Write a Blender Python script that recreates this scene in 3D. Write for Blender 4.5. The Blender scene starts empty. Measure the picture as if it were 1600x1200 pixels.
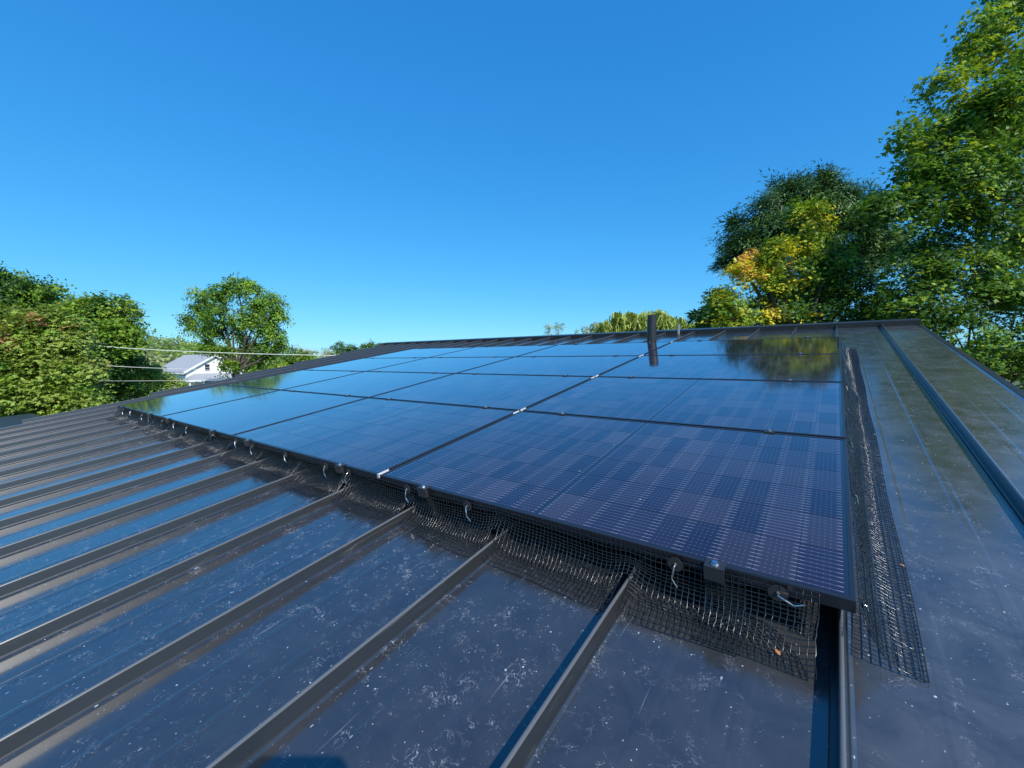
import bpy, bmesh, math, random
import numpy as np
from mathutils import Vector, Matrix, Quaternion

random.seed(7)
rng = np.random.default_rng(7)
scn = bpy.context.scene
col = scn.collection
rad = math.radians

# ------------------------------------------------------------------ camera
SLOPE = rad(9.957)
Z0 = 3.775                                   # height of the front edge of the panel array above the ground
SN, CS = math.sin(SLOPE), math.cos(SLOPE)
ROOF = Matrix(((1, 0, 0, 0), (0, CS, -SN, 0), (0, SN, CS, Z0), (0, 0, 0, 1)))   # roof frame: u along the eave, v up the slope, n out of the roof
RC = Matrix(((0.7969874, 0.5948983, -0.1044367), (-0.0313934, 0.2134764, 0.9764437), (0.6031795, -0.7749347, 0.1888139)))
CAM_ROOF = Vector((5.14657, -1.06612, 0.71999))
FPX = 659.0
cam_data = bpy.data.cameras.new('camera')
cam_data.sensor_width = 36.0
cam_data.sensor_fit = 'HORIZONTAL'
cam_data.lens = 36.0 * FPX / 1600.0
cam_data.clip_start = 0.005
cam_data.clip_end = 6000
cam = bpy.data.objects.new('camera', cam_data)
col.objects.link(cam)
cam.matrix_world = ROOF @ (Matrix.Translation(CAM_ROOF) @ RC.transposed().to_4x4())
scn.camera = cam
CAMW = cam.matrix_world.copy()
CAMP = CAMW.translation.copy()

# ------------------------------------------------------------------ world, sun, exposure
SUN_DIR = Vector((0.680, -0.320, 0.660)).normalized()
sun_el = math.asin(SUN_DIR.z)
sun_az = math.atan2(SUN_DIR.x, SUN_DIR.y)
world = bpy.data.worlds.new('World')
scn.world = world
world.use_nodes = True
wn = world.node_tree
wn.nodes.clear()
sky = wn.nodes.new('ShaderNodeTexSky')
sky.sky_type = 'NISHITA'
sky.sun_disc = False
sky.sun_elevation = sun_el
sky.sun_rotation = sun_az
sky.altitude = 200
sky.air_density = 1.0
sky.dust_density = 0.15
sky.ozone_density = 3.0
hs = wn.nodes.new('ShaderNodeHueSaturation')
hs.inputs['Saturation'].default_value = 1.25
hs.inputs['Value'].default_value = 1.0
SKY_STRENGTH = 0.13
bg = wn.nodes.new('ShaderNodeBackground')
bg.inputs['Strength'].default_value = SKY_STRENGTH
wo = wn.nodes.new('ShaderNodeOutputWorld')
# one even colour grade over the whole sky: deeper blue, softer glow at the horizon
sepc = wn.nodes.new('ShaderNodeSeparateColor')
comb = wn.nodes.new('ShaderNodeCombineColor')
wn.links.new(sky.outputs[0], hs.inputs['Color'])
wn.links.new(hs.outputs[0], sepc.inputs[0])
for ch, (gain, gam) in enumerate(((0.350, 0.81), (0.725, 0.585), (1.03, 0.43))):
    a = wn.nodes.new('ShaderNodeMath'); a.operation = 'MULTIPLY'; a.inputs[1].default_value = SKY_STRENGTH
    b = wn.nodes.new('ShaderNodeMath'); b.operation = 'POWER'; b.inputs[1].default_value = gam
    c = wn.nodes.new('ShaderNodeMath'); c.operation = 'MULTIPLY'; c.inputs[1].default_value = gain / SKY_STRENGTH
    wn.links.new(sepc.outputs[ch], a.inputs[0]); wn.links.new(a.outputs[0], b.inputs[0])
    wn.links.new(b.outputs[0], c.inputs[0]); wn.links.new(c.outputs[0], comb.inputs[ch])
wn.links.new(comb.outputs[0], bg.inputs['Color'])
wn.links.new(bg.outputs[0], wo.inputs['Surface'])

sl = bpy.data.lights.new('sun', 'SUN')
sl.energy = 5.0
sl.angle = rad(0.53)
sl.color = (1.0, 0.98, 0.94)
sun = bpy.data.objects.new('sun', sl)
col.objects.link(sun)
sun.rotation_euler = SUN_DIR.to_track_quat('Z', 'Y').to_euler()

scn.view_settings.view_transform = 'Standard'
scn.view_settings.look = 'None'
scn.view_settings.exposure = 0.12
scn.view_settings.gamma = 1.0
scn.view_settings.use_curve_mapping = False
scn.cycles.max_bounces = 8
scn.cycles.transparent_max_bounces = 8
scn.cycles.sample_clamp_indirect = 6.0
scn.cycles.use_denoising = True


def spot(px, py, depth):
    """world point seen in the direction of photo pixel (px, py) at the given depth"""
    return CAMW @ Vector(((px - 800) / FPX * depth, -(py - 600) / FPX * depth, -depth))


# ------------------------------------------------------------------ helpers
def tag(o, label=None, cat=None, group=None, kind=None):
    if label: o['label'] = label
    if cat: o['category'] = cat
    if group: o['group'] = group
    if kind: o['kind'] = kind
    return o


def empty(name, mat=None, label=None, cat=None, group=None, kind=None):
    o = bpy.data.objects.new(name, None)
    o.empty_display_size = 0.1
    col.objects.link(o)
    if mat is not None:
        o.matrix_world = mat
    return tag(o, label, cat, group, kind)


def link(name, me, parent=None, loc=None):
    o = bpy.data.objects.new(name, me)
    col.objects.link(o)
    if parent is not None:
        o.parent = parent
    if loc is not None:
        o.location = loc
    return o


class MB:
    """collects shapes into one mesh"""
    def __init__(self):
        self.v = []; self.f = []; self.m = []

    def add(self, vs, fs, mi=0):
        b = len(self.v)
        self.v += [tuple(p) for p in vs]
        self.f += [tuple(i + b for i in f) for f in fs]
        self.m += [mi] * len(fs)

    def box(self, x0, x1, y0, y1, z0, z1, mi=0, mat=None):
        vs = [Vector(p) for p in ((x0, y0, z0), (x1, y0, z0), (x1, y1, z0), (x0, y1, z0), (x0, y0, z1), (x1, y0, z1), (x1, y1, z1), (x0, y1, z1))]
        if mat is not None:
            vs = [mat @ p for p in vs]
        self.add(vs, [(0, 3, 2, 1), (4, 5, 6, 7), (0, 1, 5, 4), (1, 2, 6, 5), (2, 3, 7, 6), (3, 0, 4, 7)], mi)

    def tube(self, pts, radii, n=8, cap=True, mi=0):
        pts = [Vector(p) for p in pts]
        if not hasattr(radii, '__len__'):
            radii = [radii] * len(pts)
        vs = []; fs = []
        ref = Vector((0.31, 0.17, 0.93))
        for i, p in enumerate(pts):
            t = (pts[min(i + 1, len(pts) - 1)] - pts[max(i - 1, 0)]).normalized()
            a = t.cross(ref)
            if a.length < 1e-4: a = t.cross(Vector((1, 0, 0)))
            a.normalize(); b = t.cross(a)
            for k in range(n):
                q = 2 * math.pi * k / n
                vs.append(p + (a * math.cos(q) + b * math.sin(q)) * radii[i])
        for i in range(len(pts) - 1):
            for k in range(n):
                k2 = (k + 1) % n
                fs.append((i * n + k, i * n + k2, (i + 1) * n + k2, (i + 1) * n + k))
        if cap:
            fs.append(tuple(range(n))[::-1]); fs.append(tuple((len(pts) - 1) * n + k for k in range(n)))
        self.add(vs, fs, mi)

    def prism(self, poly, axis_vec, mi=0):
        """poly: list of 3-D points, extruded along axis_vec"""
        n = len(poly); a = [Vector(p) for p in poly]; b = [p + Vector(axis_vec) for p in a]
        fs = [tuple(range(n))[::-1], tuple(range(n, 2 * n))]
        fs += [(i, (i + 1) % n, n + (i + 1) % n, n + i) for i in range(n)]
        self.add(a + b, fs, mi)

    def mesh(self, name, mats, smooth=False, normals=True):
        me = bpy.data.meshes.new(name)
        me.from_pydata(self.v, [], self.f)
        if not isinstance(mats, (list, tuple)): mats = [mats]
        for m in mats: me.materials.append(m)
        if len(mats) > 1:
            me.polygons.foreach_set('material_index', self.m)
        if normals:
            bm = bmesh.new(); bm.from_mesh(me)
            bmesh.ops.recalc_face_normals(bm, faces=bm.faces)
            bm.to_mesh(me); bm.free()
        if smooth:
            me.polygons.foreach_set('use_smooth', [True] * len(me.polygons))
        me.update()
        return me

    def build(self, name, mats, parent=None, smooth=False, loc=None):
        return link(name, self.mesh(name, mats, smooth), parent, loc)


def np_mesh(name, V, F, mats, mi=None, smooth=False):
    """V (n,3), F (m,k) arrays, all faces the same size"""
    me = bpy.data.meshes.new(name)
    m, k = F.shape
    me.vertices.add(len(V)); me.vertices.foreach_set('co', np.ascontiguousarray(V, dtype=np.float32).ravel())
    me.loops.add(m * k); me.loops.foreach_set('vertex_index', np.ascontiguousarray(F, dtype=np.int32).ravel())
    me.polygons.add(m)
    me.polygons.foreach_set('loop_start', np.arange(0, m * k, k, dtype=np.int32))
    me.polygons.foreach_set('loop_total', np.full(m, k, dtype=np.int32))
    for a in mats: me.materials.append(a)
    if mi is not None: me.polygons.foreach_set('material_index', np.ascontiguousarray(mi, dtype=np.int32))
    if smooth: me.polygons.foreach_set('use_smooth', np.ones(m, dtype=bool))
    me.update(calc_edges=True)
    return me


# ------------------------------------------------------------------ materials
class NT:
    def __init__(self, name):
        self.mat = bpy.data.materials.new(name)
        self.mat.use_nodes = True
        self.t = self.mat.node_tree
        self.p = self.t.nodes['Principled BSDF']
        self.out = self.t.nodes['Material Output']

    def n(self, kind, **kw):
        o = self.t.nodes.new(kind)
        for k, v in kw.items(): setattr(o, k, v)
        return o

    def l(self, a, b):
        self.t.links.new(a, b)

    def val(self, sock, x):
        if hasattr(x, 'is_output') or isinstance(x, bpy.types.NodeSocket): self.l(x, sock)
        else: sock.default_value = x

    def math(self, op, a, b=None, c=None, clamp=False):
        o = self.n('ShaderNodeMath', operation=op); o.use_clamp = clamp
        self.val(o.inputs[0], a)
        if b is not None: self.val(o.inputs[1], b)
        if c is not None: self.val(o.inputs[2], c)
        return o.outputs[0]

    def mix(self, f, a, b):
        o = self.n('ShaderNodeMix', data_type='RGBA')
        self.val(o.inputs[0], f); self.val(o.inputs[6], a); self.val(o.inputs[7], b)
        return o.outputs[2]

    def noise(self, vec, scale, detail=2, rough=0.5, dist=0.0):
        o = self.n('ShaderNodeTexNoise')
        self.l(vec, o.inputs['Vector'])
        o.inputs['Scale'].default_value = scale; o.inputs['Detail'].default_value = detail
        o.inputs['Roughness'].default_value = rough; o.inputs['Distortion'].default_value = dist
        return o.outputs[0]

    def vor(self, vec, scale, feature='F1', rnd=1.0):
        o = self.n('ShaderNodeTexVoronoi', feature=feature)
        self.l(vec, o.inputs['Vector']); o.inputs['Scale'].default_value = scale
        o.inputs['Randomness'].default_value = rnd
        return o

    def ramp(self, f, lo, hi, a=0.0, b=1.0):
        o = self.n('ShaderNodeMapRange'); o.clamp = True
        self.val(o.inputs[0], f)
        o.inputs[1].default_value = lo; o.inputs[2].default_value = hi
        o.inputs[3].default_value = a; o.inputs[4].default_value = b
        return o.outputs[0]

    def coord(self, out='Object', scale=None):
        c = self.n('ShaderNodeTexCoord').outputs[out]
        if scale is not None:
            m = self.n('ShaderNodeMapping'); m.inputs['Scale'].default_value = scale
            self.l(c, m.inputs['Vector']); c = m.outputs[0]
        return c

    def set(self, **kw):
        for k, v in kw.items(): self.val(self.p.inputs[k.replace('_', ' ')], v)
        return self.mat

    def bump(self, h, strength, dist):
        b = self.n('ShaderNodeBump'); b.inputs['Strength'].default_value = strength; b.inputs['Distance'].default_value = dist
        self.l(h, b.inputs['Height']); self.l(b.outputs[0], self.p.inputs['Normal'])


def simple(name, c, rough=0.5, metal=0.0, spec=0.5, var=0.0, scale=8.0, coat=0.0):
    m = NT(name)
    base = (*c, 1)
    if var:
        n = m.noise(m.coord(), scale, 4, 0.6)
        base = m.mix(m.ramp(n, 0.3, 0.7), (*[x * (1 - var) for x in c], 1), (*[min(1, x * (1 + var)) for x in c], 1))
    m.set(Base_Color=base, Roughness=rough, Metallic=metal)
    m.p.inputs['Specular IOR Level'].default_value = spec
    m.p.inputs['Coat Weight'].default_value = coat
    return m.mat


def mat_roof(name, dirt=1.0):
    """dark painted steel with dust smears, dried drops and specks"""
    m = NT(name)
    c = m.coord()
    fine = m.noise(c, 7.0, 5, 0.65, 0.6)
    big = m.noise(c, 0.9, 3, 0.55)
    zone = m.ramp(big, 0.36, 0.60, 0.30, 1.0)
    # hair fine curved wipe marks: thin iso-lines of a warped noise, broken up into short pieces
    def marks(scale, warp, width, keep_scale, lo, hi):
        a = m.noise(c, scale, 3, 0.55, warp)
        ln = m.ramp(m.math('ABSOLUTE', m.math('SUBTRACT', a, 0.5)), width * 0.25, width, 1.0, 0.0)
        return m.math('MULTIPLY', ln, m.ramp(m.noise(c, keep_scale, 3, 0.65), lo, hi))
    mk = m.math('MAXIMUM', m.math('MULTIPLY', marks(24.0, 2.0, 0.011, 26.0, 0.54, 0.66), 0.42), m.math('MULTIPLY', marks(44.0, 1.4, 0.022, 15.0, 0.54, 0.68), 0.5))
    mottle = m.math('MULTIPLY', m.ramp(m.noise(c, 55.0, 5, 0.7, 1.0), 0.52, 0.72), m.ramp(m.noise(c, 4.0, 4, 0.6), 0.42, 0.7))
    sc1 = m.noise(m.coord('Object', (95.0, 2.6, 10.0)), 1.0, 3, 0.6, 0.25)
    scuff = m.math('MULTIPLY', m.ramp(sc1, 0.66, 0.74), m.ramp(m.noise(c, 6.0, 3, 0.6), 0.45, 0.62))
    mk = m.math('MAXIMUM', mk, m.math('MULTIPLY', scuff, 0.26))
    dust = m.math('MULTIPLY', m.math('MAXIMUM', mk, m.math('MULTIPLY', mottle, 0.16)), zone)
    # specks: sparse small bright drops, a few drawn out
    def specks(vec, scale, r, keep):
        v = m.vor(vec, scale)
        sep = m.n('ShaderNodeSeparateColor'); m.l(v.outputs['Color'], sep.inputs[0])
        rr = m.math('MULTIPLY', m.ramp(sep.outputs[1], 0, 1, 0.45, 1.0), r)
        d = m.math('LESS_THAN', v.outputs['Distance'], rr)
        k = m.math('LESS_THAN', sep.outputs[0], keep)
        return m.math('MULTIPLY', m.math('MULTIPLY', d, k), m.ramp(sep.outputs[2], 0, 1, 0.35, 1.0))
    sp = m.math('MAXIMUM', specks(c, 30.0, 0.080, 0.42), specks(c, 75.0, 0.14, 0.24))
    st = m.coord('Object', (70.0, 30.0, 40.0))
    sp = m.math('MAXIMUM', sp, specks(st, 1.0, 0.15, 0.10))
    tot = m.math('MULTIPLY', m.math('MAXIMUM', m.math('MULTIPLY', dust, 1.0), m.math('MULTIPLY', sp, 0.95)), dirt, clamp=True)
    sx = m.n('ShaderNodeSeparateXYZ'); m.l(c, sx.inputs[0])
    side = m.math('ADD', m.ramp(sx.outputs[0], 2.6, 5.0, 0.10, 0.85), m.math('ADD', m.ramp(sx.outputs[0], 5.15, 5.30, 0.0, 0.9), m.ramp(sx.outputs[0], 5.60, 5.75, 0.0, 0.7)))      # dustier towards the trees on the right, with some sky sheen painted in
    film = m.math('MULTIPLY', m.ramp(fine, 0.3, 0.8, 0.016 * dirt, 0.066 * dirt), side)
    tot = m.math('MAXIMUM', tot, film)
    base = m.mix(tot, (0.016, 0.017, 0.019, 1), (0.66, 0.66, 0.66, 1))
    rough = m.math('ADD', m.ramp(fine, 0.3, 0.7, 0.16, 0.24), m.math('MULTIPLY', tot, 0.4))
    m.set(Base_Color=base, Roughness=rough)
    m.p.inputs['Specular IOR Level'].default_value = 0.5
    m.p.inputs['Coat Weight'].default_value = 1.0
    m.p.inputs['Coat IOR'].default_value = 1.74
    m.l(m.math('ADD', m.ramp(fine, 0.3, 0.7, 0.09, 0.15), m.math('MULTIPLY', tot, 0.5)), m.p.inputs['Coat Roughness'])
    h = m.math('ADD', m.noise(c, 2.2, 2, 0.5), m.math('MULTIPLY', m.noise(c, 420.0, 1, 0.5), 0.008))
    m.bump(h, 0.3, 0.004)
    return m.mat


M = {}
M['pan'] = mat_roof('roof_pan_paint', 1.0)
M['seam'] = NT('seam_paint').mat
_m = NT('seam_paint_dusty')
_c = _m.coord('Object', (40.0, 3.0, 40.0))
_s = _m.ramp(_m.noise(_c, 1.2, 5, 0.7, 1.0), 0.60, 0.74)
_w = _m.ramp(_m.noise(_m.coord(), 0.9, 3, 0.5), 0.52, 0.66)
_f = _m.math('MULTIPLY', _s, _m.math('MULTIPLY', _w, 0.45))
_m.set(Base_Color=_m.mix(_f, (0.018, 0.019, 0.020, 1), (0.34, 0.33, 0.31, 1)), Roughness=_m.ramp(_s, 0, 1, 0.34, 0.6), Metallic=_m.math('SUBTRACT', 0.10, _f, clamp=True))
_m.p.inputs['Coat Weight'].default_value = 0.85
_m.p.inputs['Coat IOR'].default_value = 1.62
_m.p.inputs['Coat Roughness'].default_value = 0.36
M['seam'] = _m.mat
M['seam_edge'] = simple('seam_fold_glint_edge', (0.10, 0.10, 0.10), 0.24, 0.0, 0.6, coat=0.8)  # fold paler and glossier than the seam, sun glint partly put into colour
M['seam_edge'].node_tree.nodes['Principled BSDF'].inputs['Coat Roughness'].default_value = 0.16
M['trim'] = simple('dark_trim_paint', (0.022, 0.023, 0.026), 0.35, var=0.15)
M['frame'] = simple('black_anodised_frame', (0.016, 0.017, 0.022), 0.28, 0.0, 0.6)
M['mesh'] = simple('black_coated_wire', (0.010, 0.010, 0.010), 0.26, 0.0, 1.0)
M['alu'] = simple('bare_aluminium', (0.62, 0.62, 0.62), 0.32, 1.0)
M['alu_dark'] = simple('dark_anodised_aluminium', (0.06, 0.06, 0.062), 0.38, 0.6)
M['glint_white'] = simple('painted_frame_glint', (0.6, 0.6, 0.6), 0.5, 0.0)  # pale tone of the painted frame corner glints
M['disc'] = simple('black_plastic_washer', (0.03, 0.03, 0.031), 0.4)
M['pipe'] = simple('black_pvc_pipe', (0.018, 0.018, 0.019), 0.38, var=0.3, scale=14)
M['rubber'] = simple('black_rubber_boot', (0.02, 0.02, 0.02), 0.7)
M['cable'] = simple('weathered_white_cable', (0.62, 0.62, 0.58), 0.55)


def cell_shader(name, per_object):
    """glass faced solar cells: navy silicon with silver ribbons and pads, all under one coat"""
    m = NT(name)
    c = m.coord()
    s = m.n('ShaderNodeSeparateXYZ'); m.l(c, s.inputs[0])
    if per_object:
        lu, lv = s.outputs[0], s.outputs[1]
        oi = m.n('ShaderNodeObjectInfo')
        r = oi.outputs['Random']
        incell = 1.0
    else:
        u0 = m.math('SUBTRACT', s.outputs[0], 0.0205)
        right = m.math('GREATER_THAN', s.outputs[0], 0.861)
        u = m.math('SUBTRACT', u0, m.math('MULTIPLY', right, 0.016))
        v = m.math('SUBTRACT', s.outputs[1], 0.015)
        cu = m.math('DIVIDE', u, 0.0925); cv = m.math('DIVIDE', v, 0.184)
        fu = m.math('FLOOR', cu); fv = m.math('FLOOR', cv)
        lu = m.math('MULTIPLY', m.math('SUBTRACT', m.math('SUBTRACT', cu, fu), 0.5), 0.0925)
        lv = m.math('MULTIPLY', m.math('SUBTRACT', m.math('SUBTRACT', cv, fv), 0.5), 0.184)
        cb = m.n('ShaderNodeCombineXYZ'); m.l(fu, cb.inputs[0]); m.l(fv, cb.inputs[1])
        oi = m.n('ShaderNodeObjectInfo'); m.l(m.math('MULTIPLY', oi.outputs['Random'], 50), cb.inputs[2])
        wnz = m.n('ShaderNodeTexWhiteNoise', noise_dimensions='3D'); m.l(cb.outputs[0], wnz.inputs[0])
        r = wnz.outputs[0]
        a = m.math('LESS_THAN', m.math('ABSOLUTE', lu), 0.0454)
        b = m.math('LESS_THAN', m.math('ABSOLUTE', lv), 0.0908)
        mid = m.math('GREATER_THAN', m.math('ABSOLUTE', m.math('SUBTRACT', s.outputs[0], 0.861)), 0.0085)
        e1 = m.math('LESS_THAN', m.math('ABSOLUTE', m.math('SUBTRACT', s.outputs[0], 0.861)), 0.8405)
        e2 = m.math('LESS_THAN', m.math('ABSOLUTE', m.math('SUBTRACT', s.outputs[1], 0.567)), 0.552)
        incell = m.math('MULTIPLY', m.math('MULTIPLY', m.math('MULTIPLY', a, b), mid), m.math('MULTIPLY', e1, e2))
    # ribbons; glints at cell ends and along some whole ribbons put into the colour
    q = m.math('DIVIDE', lv, 0.0182)
    t = m.math('ABSOLUTE', m.math('SUBTRACT', m.math('FRACT', q), 0.5))
    line = m.ramp(t, 0.035, 0.085, 1.0, 0.0)
    al = m.math('ABSOLUTE', lu)
    edge = m.ramp(al, 0.0335, 0.0365)
    pq = m.math('ABSOLUTE', m.math('SUBTRACT', m.math('FRACT', m.math('DIVIDE', lu, 0.0132)), 0.5))
    pad = m.ramp(pq, 0.06, 0.12, 1.0, 0.0)
    full = m.ramp(r, 0.45, 1.0, 0.03, 0.4)
    k = m.math('MAXIMUM', m.math('MULTIPLY', edge, 0.75), m.math('MAXIMUM', m.math('MULTIPLY', pad, 0.6), full))
    k = m.math('MULTIPLY', k, line)
    k = m.math('MULTIPLY', k, incell)
    # silicon tint per cell: navy, some greyer brown
    nav = m.mix(m.ramp(r, 0.0, 1.0), (0.010, 0.006, 0.018, 1), (0.018, 0.011, 0.026, 1))
    r2 = m.math('FRACT', m.math('MULTIPLY', r, 7.13))
    br = m.mix(m.ramp(r2, 0.50, 0.98, 0.0, 0.42), nav, (0.070, 0.054, 0.062, 1))
    gap = (0.006, 0.007, 0.014, 1)
    silicon = m.mix(incell, gap, br) if not per_object else br
    basec = m.mix(k, silicon, (0.30, 0.30, 0.35, 1))
    # dust on the glass
    gc = m.n('ShaderNodeNewGeometry').outputs['Position']
    v = m.vor(gc, 16.0)
    sc = m.n('ShaderNodeSeparateColor'); m.l(v.outputs['Color'], sc.inputs[0])
    dsp = m.math('MULTIPLY', m.ramp(v.outputs['Distance'], 0.03, 0.06, 1.0, 0.0), m.math('LESS_THAN', sc.outputs[0], 0.14))
    basec = m.mix(m.math('MULTIPLY', dsp, 0.8), basec, (0.6, 0.6, 0.6, 1))
    film = m.ramp(m.noise(gc, 3.0, 4, 0.6), 0.4, 0.75, 0.0, 0.016)
    basec = m.mix(film, basec, (0.5, 0.48, 0.46, 1))
    m.set(Base_Color=basec, Roughness=0.07)
    m.p.inputs['Specular IOR Level'].default_value = 0.25
    m.p.inputs['Coat Weight'].default_value = 1.0
    m.p.inputs['Coat IOR'].default_value = 1.54
    m.p.inputs['Coat Roughness'].default_value = 0.06
    return m.mat


M['laminate'] = cell_shader('solar_glass_laminate', False)
M['cell'] = cell_shader('solar_cell_under_glass', True)


def leaf_mat(name, c, trans=0.4, rough=0.5, var=0.35):
    m = NT(name)
    g = m.n('ShaderNodeNewGeometry')
    rp = g.outputs['Random Per Island']
    base = m.mix(rp, (*[x * (1 - var) for x in c], 1), (*[x * (1 + var) for x in c], 1))
    m.set(Base_Color=base, Roughness=rough)
    m.p.inputs['Specular IOR Level'].default_value = 0.35
    tr = m.n('ShaderNodeBsdfTranslucent')
    m.l(m.mix(0.5, base, (c[0] * 1.6, c[1] * 1.5, c[2] * 0.6, 1)), tr.inputs[0])
    mx = m.n('ShaderNodeMixShader'); mx.inputs[0].default_value = trans
    m.l(m.p.outputs[0], mx.inputs[1]); m.l(tr.outputs[0], mx.inputs[2]); m.l(mx.outputs[0], m.out.inputs[0])
    return m.mat


L = {
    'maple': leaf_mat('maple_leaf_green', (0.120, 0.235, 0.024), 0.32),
    'maple_dark': leaf_mat('maple_leaf_deep_green_shade', (0.040, 0.105, 0.018), 0.28),  # deep green leaf, also used as painted shade inside the maples
    'lime': leaf_mat('leaf_yellow_green', (0.33, 0.42, 0.032), 0.35),
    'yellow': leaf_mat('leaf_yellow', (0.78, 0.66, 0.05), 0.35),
    'orange': leaf_mat('leaf_orange', (0.70, 0.33, 0.065), 0.35),
    'olive': leaf_mat('leaf_olive', (0.27, 0.345, 0.06), 0.3),
    'rust': leaf_mat('leaf_rust', (0.36, 0.19, 0.075), 0.3),
    'mid': leaf_mat('leaf_mid_green', (0.175, 0.30, 0.03), 0.3),
    'elm': leaf_mat('leaf_elm_green', (0.17, 0.31, 0.032), 0.3),
    'pine': leaf_mat('pine_needles', (0.048, 0.115, 0.036), 0.15),
    'pine_light': leaf_mat('pine_needles_light', (0.120, 0.215, 0.045), 0.15),
    'willow': leaf_mat('willow_leaf', (0.34, 0.40, 0.085), 0.25),
    'pale': leaf_mat('pale_silver_leaf', (0.42, 0.46, 0.32), 0.25),
    'field': leaf_mat('meadow_brush', (0.33, 0.36, 0.15), 0.2),
}
M['bark'] = simple('grey_brown_bark', (0.085, 0.070, 0.055), 0.9, var=0.35, scale=20)

# ------------------------------------------------------------------ ground and hills
gm = NT('grass_ground')
gcol = gm.mix(gm.ramp(gm.noise(gm.coord(), 0.15, 6, 0.65), 0.35, 0.65), (0.055, 0.085, 0.022, 1), (0.115, 0.120, 0.045, 1))
gm.set(Base_Color=gcol, Roughness=0.95)
N = 120
xs = np.sign(np.linspace(-1, 1, N)) * np.abs(np.linspace(-1, 1, N)) ** 2.2 * 3000
X, Y = np.meshgrid(xs, xs, indexing='ij')
FW = -(CAMW.to_3x3() @ Vector((0, 0, 1))); FW.z = 0; FW.normalize()
RT = Vector((FW.y, -FW.x, 0))


def hill(x, y):
    dx, dy = x - CAMP.x, y - CAMP.y
    d = np.hypot(dx, dy)
    ang = np.degrees(np.arctan2(dx * RT.x + dy * RT.y, dx * FW.x + dy * FW.y))      # bearing from the view axis
    w = np.exp(-((ang + 42) / 10.0) ** 2) + 0.22
    k = np.clip((d - 170) / 330, 0, 1); k = k * k * (3 - 2 * k)
    return k * (w * 17.5 + 2.0 * np.sin(x * 0.013) + 1.5 * np.sin(y * 0.017 + 1))


Zg = hill(X, Y)
idx = np.arange(N * N).reshape(N, N)
Fg = np.stack([idx[:-1, :-1], idx[1:, :-1], idx[1:, 1:], idx[:-1, 1:]], -1).reshape(-1, 4)
tag(link('ground', np_mesh('ground', np.stack([X, Y, Zg], -1).reshape(-1, 3), Fg, [gm.mat], smooth=True)), kind='structure')

# ------------------------------------------------------------------ the roofed building
PITCH = 0.49
U_FIRST = 5.187
N_PAN, N_SEAM = -0.145, -0.100
V_EAVE, V_RIDGE = -1.95, 6.70
U_RAKE = 6.07


def seam_u(k): return U_FIRST - PITCH * k


def v_low(u):
    return max(V_EAVE, -0.75 + (-3.143 - u) * 2.9)


bld = empty('metal_roof_building', ROOF, 'low building with a dark standing seam metal roof carrying the solar panels', 'building')
U_LEFT = -5.70


def pan_mesh(ua, ub):
    """one roof pan from seam ua (left) to ub (right), with two low stiffening ribs and turned up edges"""
    prof = [(ua + 0.006, N_PAN + 0.006), (ua + 0.018, N_PAN)]
    w = ub - ua
    for f in (0.335, 0.665):
        c = ua + w * f
        if w > 0.35:
            prof += [(c - 0.016, N_PAN), (c - 0.008, N_PAN + 0.0008), (c + 0.008, N_PAN + 0.0008), (c + 0.016, N_PAN)]
    prof += [(ub - 0.018, N_PAN), (ub - 0.006, N_PAN + 0.006)]
    mb = MB()
    nv = 14
    for i in range(nv + 1):
        for (u, n) in prof:
            lo = v_low(u)
            mb.v.append((u, lo + (V_RIDGE - lo) * i / nv, n))
    k = len(prof)
    for i in range(nv):
        for j in range(k - 1):
            mb.f.append((i * k + j, i * k + j + 1, (i + 1) * k + j + 1, (i + 1) * k + j)); mb.m.append(0)
    # folded front drip edge
    b = len(mb.v)
    for (u, n) in prof: mb.v.append((u, v_low(u) - 0.004, n - 0.05))
    for j in range(k - 1): mb.f.append((j + 1, j, b + j, b + j + 1)); mb.m.append(0)
    return mb


def seam_mesh(u):
    """standing seam: foot flange, web, folded cap"""
    lo = v_low(u - 0.012); mb = MB()
    L_ = V_RIDGE - lo
    mb.prism([(u - 0.024, lo, N_PAN + 0.004), (u + 0.0110, lo, N_PAN + 0.004), (u + 0.0095, lo, N_PAN + 0.008), (u - 0.021, lo, N_PAN + 0.008)], (0, L_, 0))
    c, r = u - 0.0042, 0.0050
    mb.prism([(u - 0.012, lo, N_PAN + 0.0075), (u + 0.0066, lo, N_PAN + 0.0075), (u + 0.0008, lo, N_SEAM - r), (u - 0.009, lo, N_SEAM - r)], (0, L_, 0))
    poly = [(c + r * math.cos(math.pi * q / 8), N_SEAM - r + 0.0002 + r * math.sin(math.pi * q / 8)) for q in range(9)]
    mb.prism([(a, lo, b) for a, b in poly], (0, L_, 0), 1)
    return mb


ks = list(range(-1, 23))                    # -1 is the seam right of the array
for k in ks:
    seam_mesh(seam_u(k)).build('seam', [M['seam'], M['seam_edge']], bld)
edges = [U_RAKE - 0.02] + [seam_u(k) for k in ks] + [U_LEFT]
for a, b in zip(edges[1:], edges[:-1]):
    pan_mesh(a, b).build('roof_pan', M['pan'], bld)
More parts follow.
